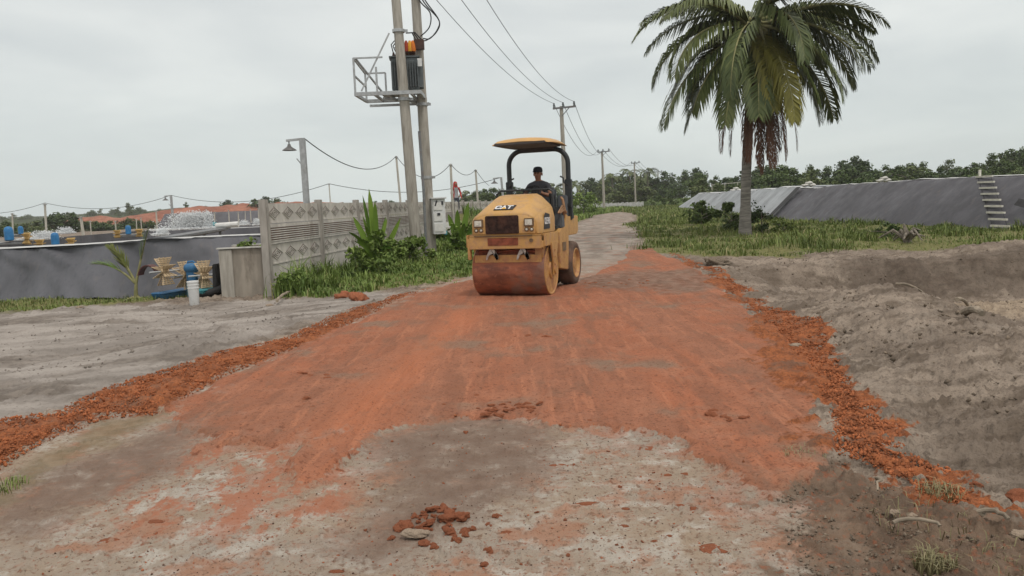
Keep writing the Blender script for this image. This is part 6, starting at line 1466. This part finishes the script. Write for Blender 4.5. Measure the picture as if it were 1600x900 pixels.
for (px, py, sz, lab) in ((631, 826, .048, 'round clay clod at the left end of the heap on the concrete'), (668, 822, .045, 'clay clod in the middle of the heap on the concrete'), (664, 851, .030, 'small clay clod in front of the heap on the concrete'), (678, 798, .040, 'clay clod at the back left of the heap'), (693, 799, .038, 'clay clod at the back right of the heap'), (700, 812, .055, 'largest clay clod, right of the middle of the heap'), (722, 811, .045, 'clay clod at the right end of the heap'), (704, 834, .032, 'clay clod standing apart in front of the right of the heap'), (713, 846, .026, 'small clay clod nearest the viewer right of the heap'), (678, 853, .020, 'tiny clay clod between the heap and the viewer'), (727, 832, .024, 'small crumbled clod right of the heap'), (738, 828, .020, 'small crumbled clod farthest right of the heap')): clod(px, py, sz*1.05, lab, G1)
c = G(651, 840, 0); o = link('stone', lump(31, .4, .6)); o.location = (c.x, c.y, .02); o.scale = (.068, .032, .035); o.data.materials[0] = MT['stone']; tag(o, 'pale oblong stone lying in front of the clay clod heap', 'stone')
for (px, py, sz, lab) in ((776, 808, .022, 'single clod to the right of the heap on the wet patch'), (764, 862, .024, 'upright clod below the right of the heap'), (757, 884, .02, 'small clod near the bottom edge of the picture'), (728, 677, .02, 'single clod at the top of the wet patch'), (864, 662, .032, 'dark clod on the torn edge of the clay above the wet patch'), (1590, 775, .075, 'large clay clod at the right edge'), (1520, 758, .05, 'clod at the lower end of the right clay ridge'), (535, 462, .16, 'loose heap of red clay below the weeds'), (562, 468, .20, 'wider heap of red clay below the weeds')):
    clod(px, py, sz, lab, 'single clay clods')
flat = [(1010, 701, .07, .05, 'thick flat clay patch on the concrete near the torn edge'), (918, 787, .07, .03, 'long flat clay patch right of the wet patch'), (1112, 858, .085, .06, 'largest flat clay patch near the bottom of the concrete'), (1088, 795, .05, .035, 'round flat clay patch at the right of the concrete'), (870, 727, .07, .02, 'thin long clay patch at the edge of the wet patch'), (1040, 742, .045, .03, 'flat clay patch below the thick one'), (1070, 741, .035, .025, 'small flat patch beside the dark stain'), (1062, 790, .03, .02, 'small patch left of the round flat patch'), (977, 795, .03, .02, 'small flat patch midway on the concrete'), (790, 832, .035, .02, 'flat smear right below the clod heap'), (890, 728, .03, .02, 'small smear at the wet patch edge'), (975, 822, .03, .02, 'small smear in the lower middle of the concrete'), (1045, 838, .02, .012, 'thin sliver of clay on the lower concrete'), (1022, 846, .02, .012, 'thin sliver of clay left of the largest patch'), (242, 815, .07, .03, 'flat clay smear at the lower left of the concrete'), (168, 845, .06, .035, 'flat clay smear nearest the lower left corner'), (215, 872, .03, .02, 'small smear at the lower left'), (525, 893, .05, .02, 'clay smear at the bottom edge of the concrete')]
for i, (px, py, a, b_, lab) in enumerate(flat): clod(px, py, .06, lab, 'flat clay patches on the concrete', 6+i % 3, -.004, (a/.06, b_/.06))
for i in range(34):
    px, py = 685+r.normal(0, 26), 822+r.normal(0, 14)
    clod(px, py, r.uniform(.008, .026), 'small crumbled piece of clay among the heap on the concrete', 'small pieces of the clay heap', zoff=0)
n_ = 0
while n_ < 40:
    px, py = r.uniform(560, 1180), r.uniform(690, 895)
    g = G(px, py); 
    if polysd(np.array([g.x]), np.array([g.y]), P_CLAY)[0] > -.05: continue
    clod(px, py, r.uniform(.006, .013), 'little red clay crumb on the bare concrete', 'little clay crumbs on the bare concrete'); n_ += 1
n_ = 0
while n_ < 30:
    px, py = r.uniform(330, 1180), r.uniform(480, 690); g = G(px, py)
    if polysd(np.array([g.x]), np.array([g.y]), P_CLAY)[0] < .1: continue
    clod(px, py, r.uniform(.012, .028), 'small loose clod on the rolled red clay', 'small loose clods on the rolled clay', zoff=.02); n_ += 1
for (px, py) in ((480, 590), (495, 594), (512, 591), (506, 600), (470, 632), (492, 640), (760, 645), (785, 642), (800, 650), (815, 644), (832, 650), (770, 655), (840, 641), (1110, 655), (1130, 660), (1150, 662), (820, 530), (850, 532), (920, 446), (940, 449), (965, 446), (990, 450), (1010, 445)):
    for q_ in range(4): clod(px+r.normal(0, 8), py+r.normal(0, 2.5), r.uniform(.010, .030), 'lump of torn clay in a ragged row on the rolled clay', 'torn clay lumps in ragged rows', zoff=.036, sq=(1.5, .8))
# crumbs too many to count
def crumbs(name, lab, X, Y, size, mat, r, zoff=.0, cat='crumbs'):
    n = len(X); Z = Hbase(X, Y)+zoff; s = size*(.25+r.random(n)**4*2.4); dirs = np.array([(1, 0, 0), (-1, 0, 0), (0, 1, 0), (0, -1, 0), (0, 0, .8), (0, 0, -.8)], float)
    a = r.random(n)*6.28; ca, sa = np.cos(a), np.sin(a); J = r.uniform(.55, 1.25, (n, 6)); Q = dirs[None]*s[:, None, None]*J[:, :, None]; Q[:, :, 2] += r.normal(0, .3, (n, 6))*s[:, None]
    V = np.stack([Q[:, :, 0]*ca[:, None]-Q[:, :, 1]*sa[:, None]+X[:, None], Q[:, :, 0]*sa[:, None]+Q[:, :, 1]*ca[:, None]+Y[:, None], Q[:, :, 2]+Z[:, None]], 2).reshape(-1, 3)
    f0 = np.array([(0, 2, 4), (2, 1, 4), (1, 3, 4), (3, 0, 4), (2, 0, 5), (1, 2, 5), (3, 1, 5), (0, 3, 5)]); ff = (np.arange(n)[:, None, None]*6+f0[None]).reshape(-1)
    me = npmesh(name, V, ff, np.full(n*8, 3)); me.materials.append(mat); tag(link(name, me), lab, cat, None, 'stuff')
def scat(poly, n, r, sd=.0, ymin=0, ymax=99):
    q = np.array(poly); x0, y0 = q.min(0); x1, y1 = q.max(0); y0 = max(y0, ymin); y1 = min(y1, ymax); X = np.zeros(0); Y = np.zeros(0)
    while len(X) < n:
        x = r.uniform(x0, x1, n*4); u = r.random(n*4); y = y0*(y1/y0)**u if y0 > 0 else r.uniform(y0, y1, n*4); ok = polysd(x, y, poly)+fbm(x, y, 1.3, 5, 21)*.4 > sd
        X = np.concatenate([X, x[ok]]); Y = np.concatenate([Y, y[ok]])
    return X[:n], Y[:n]
MT['clod_dark'] = simple('damp_crumbs', (.085, .045, .03), .95, var=.5, scale=20)
MT['soil_lump'] = simple('soil_crumbs', (.17, .135, .10), .95, var=.45, scale=12, bump=.4)
MT['sand_lump'] = simple('sand_crumbs', (.20, .175, .15), .95, var=.35, scale=12)
MT['clod_berm'] = simple('loose_clay_crumbs', (.31, .105, .042), .95, var=.45, scale=14, bump=.4)
CON = PX([(60, 880), (250, 720), (420, 700), (610, 690), (722, 660), (862, 672), (1080, 700), (1160, 750), (1240, 780), (1260, 960), (0, 960)])
x, y = scat(CON, 4200, r, ymin=1.6); crumbs('grit', 'fine dark grit scattered over the bare concrete', x, y, .0026, MT['clod_dark'], r, .001)
x, y = scat(CON, 1500, r, ymin=1.6); crumbs('clay_crumbs', 'fine red clay crumbs scattered over the bare concrete', x, y, .0038, MT['clod'], r, .001)
x, y = scat(P_BERML, 26000, r, .02, ymin=3); crumbs('clay_crumbs', 'loose red clay crumbs heaped along the left ridge', x, y, .0068, MT['clod_berm'], r, .008+.022*sstep(-.05, .25, polysd(x, y, P_BERML)+fbm(x, y, 1.3, 5, 21)*.34))
x, y = scat(P_BERMR, 30000, r, .02, ymin=3); crumbs('clay_crumbs', 'loose red clay crumbs heaped along the right ridge', x, y, .0068, MT['clod_berm'], r, .008+.022*sstep(-.05, .25, polysd(x, y, P_BERMR)+fbm(x, y, 1.3, 5, 21)*.55))
x, y = scat(P_CLAY, 6000, r, .02, ymin=4, ymax=16); crumbs('clay_crumbs', 'small crumbs strewn over the rolled red clay', x, y, .0055, MT['clod_berm'], r, .026)
RS = [(2.2, 3.2), (3.1, 4.4), (3.2, 7), (3.5, 11), (4.3, 16), (6, 18.5), (20, 18.5), (20, 3)]
x, y = scat(RS, 28000, r, .05, ymin=3); crumbs('soil_lumps', 'lumps of grey brown soil in the dug ground at the right', x, y, .0125, MT['soil_lump'], r, .008)
x, y = scat(P_BROWN, 9000, r, .0, ymin=2.4); crumbs('soil_lumps', 'brown crumbled soil along the right edge of the concrete', x, y, .0048, MT['soil_lump'], r, .004)
LS = [(-14, 6), (-6, 5.6), (-3.6, 9.6), (-2.6, 14.8), (-5, 16), (-14, 15.5), (-18, 10)]
x, y = scat(LS, 6000, r, .05, ymin=5); crumbs('sand_lumps', 'lumps of grey sand on the ground at the left', x, y, .010, MT['sand_lump'], r, .005)
# branches, stones and rubbish
def stick(lab, a, b_, rad, mat='wood', bend=.04, name='branch', cat='branch', grp='broken branches in the dug ground'):
    a = G(*a); b_ = G(*b_); a.z = Hat(a.x, a.y)+rad+.05; b_.z = Hat(b_.x, b_.y)+rad+.07
    k = 7; pts = [a.lerp(b_, i/k)+Vector((r.normal(0, .012), r.normal(0, .012), bend*math.sin(PI*i/k))) for i in range(k+1)]
    m = MB(); m.tube(pts, [rad*(1-.35*i/k) for i in range(k+1)], 8); tag(m.build(name, MT[mat], None, True), lab, cat, grp)
stick('short pale branch lying on the dug soil at the right', (1506, 522), (1535, 538), .045)
stick('thin branch lying across the heap in the dug ground', (1400, 478), (1440, 476), .02)
stick('crooked stick poking out of the tan sand', (1495, 482), (1512, 472), .03)
stick('long thin root lying along the lower right soil', (1395, 835), (1475, 850), .010, bend=.02)
stick('pale root curving near the right bottom edge', (1530, 822), (1572, 835), .014, bend=.03)
stick('twig on the brown soil below the right clay ridge', (1368, 770), (1375, 790), .008)
stick('weathered stick at the near post of the panel wall', (432, 466), (455, 448), .03, bend=.05)
for (px, py, s_, lab) in ((1398, 808, .020, 'pale stone on the brown soil at lower right'), (1424, 813, .016, 'small pale stone beside the other on the brown soil'), (1590, 842, .03, 'pale stone at the right bottom edge'), (1243, 543, .05, 'white scrap lying on the right clay ridge'), (1120, 412, .22, 'grey slab of soil at the far end of the right ridge'), (690, 445, .05, 'white scrap of litter at the edge of the left verge'), (420, 466, .05, 'white pebble near the foot of the wall'), (124, 464, .06, 'white scrap on the grass by the left pond bank'), (1283, 384, .14, 'dark lump of rubbish in the grass right of the palm')):
    c = G(px, py, 0); z = Hat(c.x, c.y); o = link('stone' if 'stone' in lab or 'pebble' in lab or 'slab' in lab else 'litter', lump(int(px), .45, .55)); o.location = (c.x, c.y, z+s_*.25+.02); o.scale = (s_*1.3, s_*.9, s_); o.data.materials[0] = MT['black' if 'dark' in lab else ('soil_lump' if 'slab' in lab else 'stone')]
    tag(o, lab, 'stone' if o.name.startswith('stone') else 'litter')
c = G(1418, 379, 0); c.z = Hat(c.x, c.y); st_ = thing('dead_stump', 'dead grey stump with splayed roots in the grass before the dark bank', 'stump', c); m = MB()
for k in range(11):
    a = r.random()*6.28; L_ = r.uniform(.35, .8); e = r.uniform(.1, .8); m.tube([(0, 0, .05), (math.cos(a)*L_*.5, math.sin(a)*L_*.5, .15+.35*e), (math.cos(a)*L_, math.sin(a)*L_, .05+.45*e*r.random())], [.07, .045, .015], 6)
m.tube([(0, 0, 0), (-.05, 0, .3), (-.12, 0, .55)], [.13, .09, .02], 8); m.build('roots', MT['trunk'], st_, True)

# ------------------------------------------------------------------ haze: one closed box of thin even air
hz = NB('haze_air'); hz.t.nodes.remove(hz.b); pv = hz.n('ShaderNodeVolumePrincipled'); pv.inputs['Color'].default_value = (.98, 1.0, 1.0, 1); pv.inputs['Density'].default_value = HAZE; pv.inputs['Anisotropy'].default_value = .1
hz.l(pv.outputs[0], hz.o.inputs['Volume'])
m = MB(); m.box((0, 300, 15), (1500, 760, 44)); h_ = m.build('haze', hz.m); tag(h_, kind='stuff')
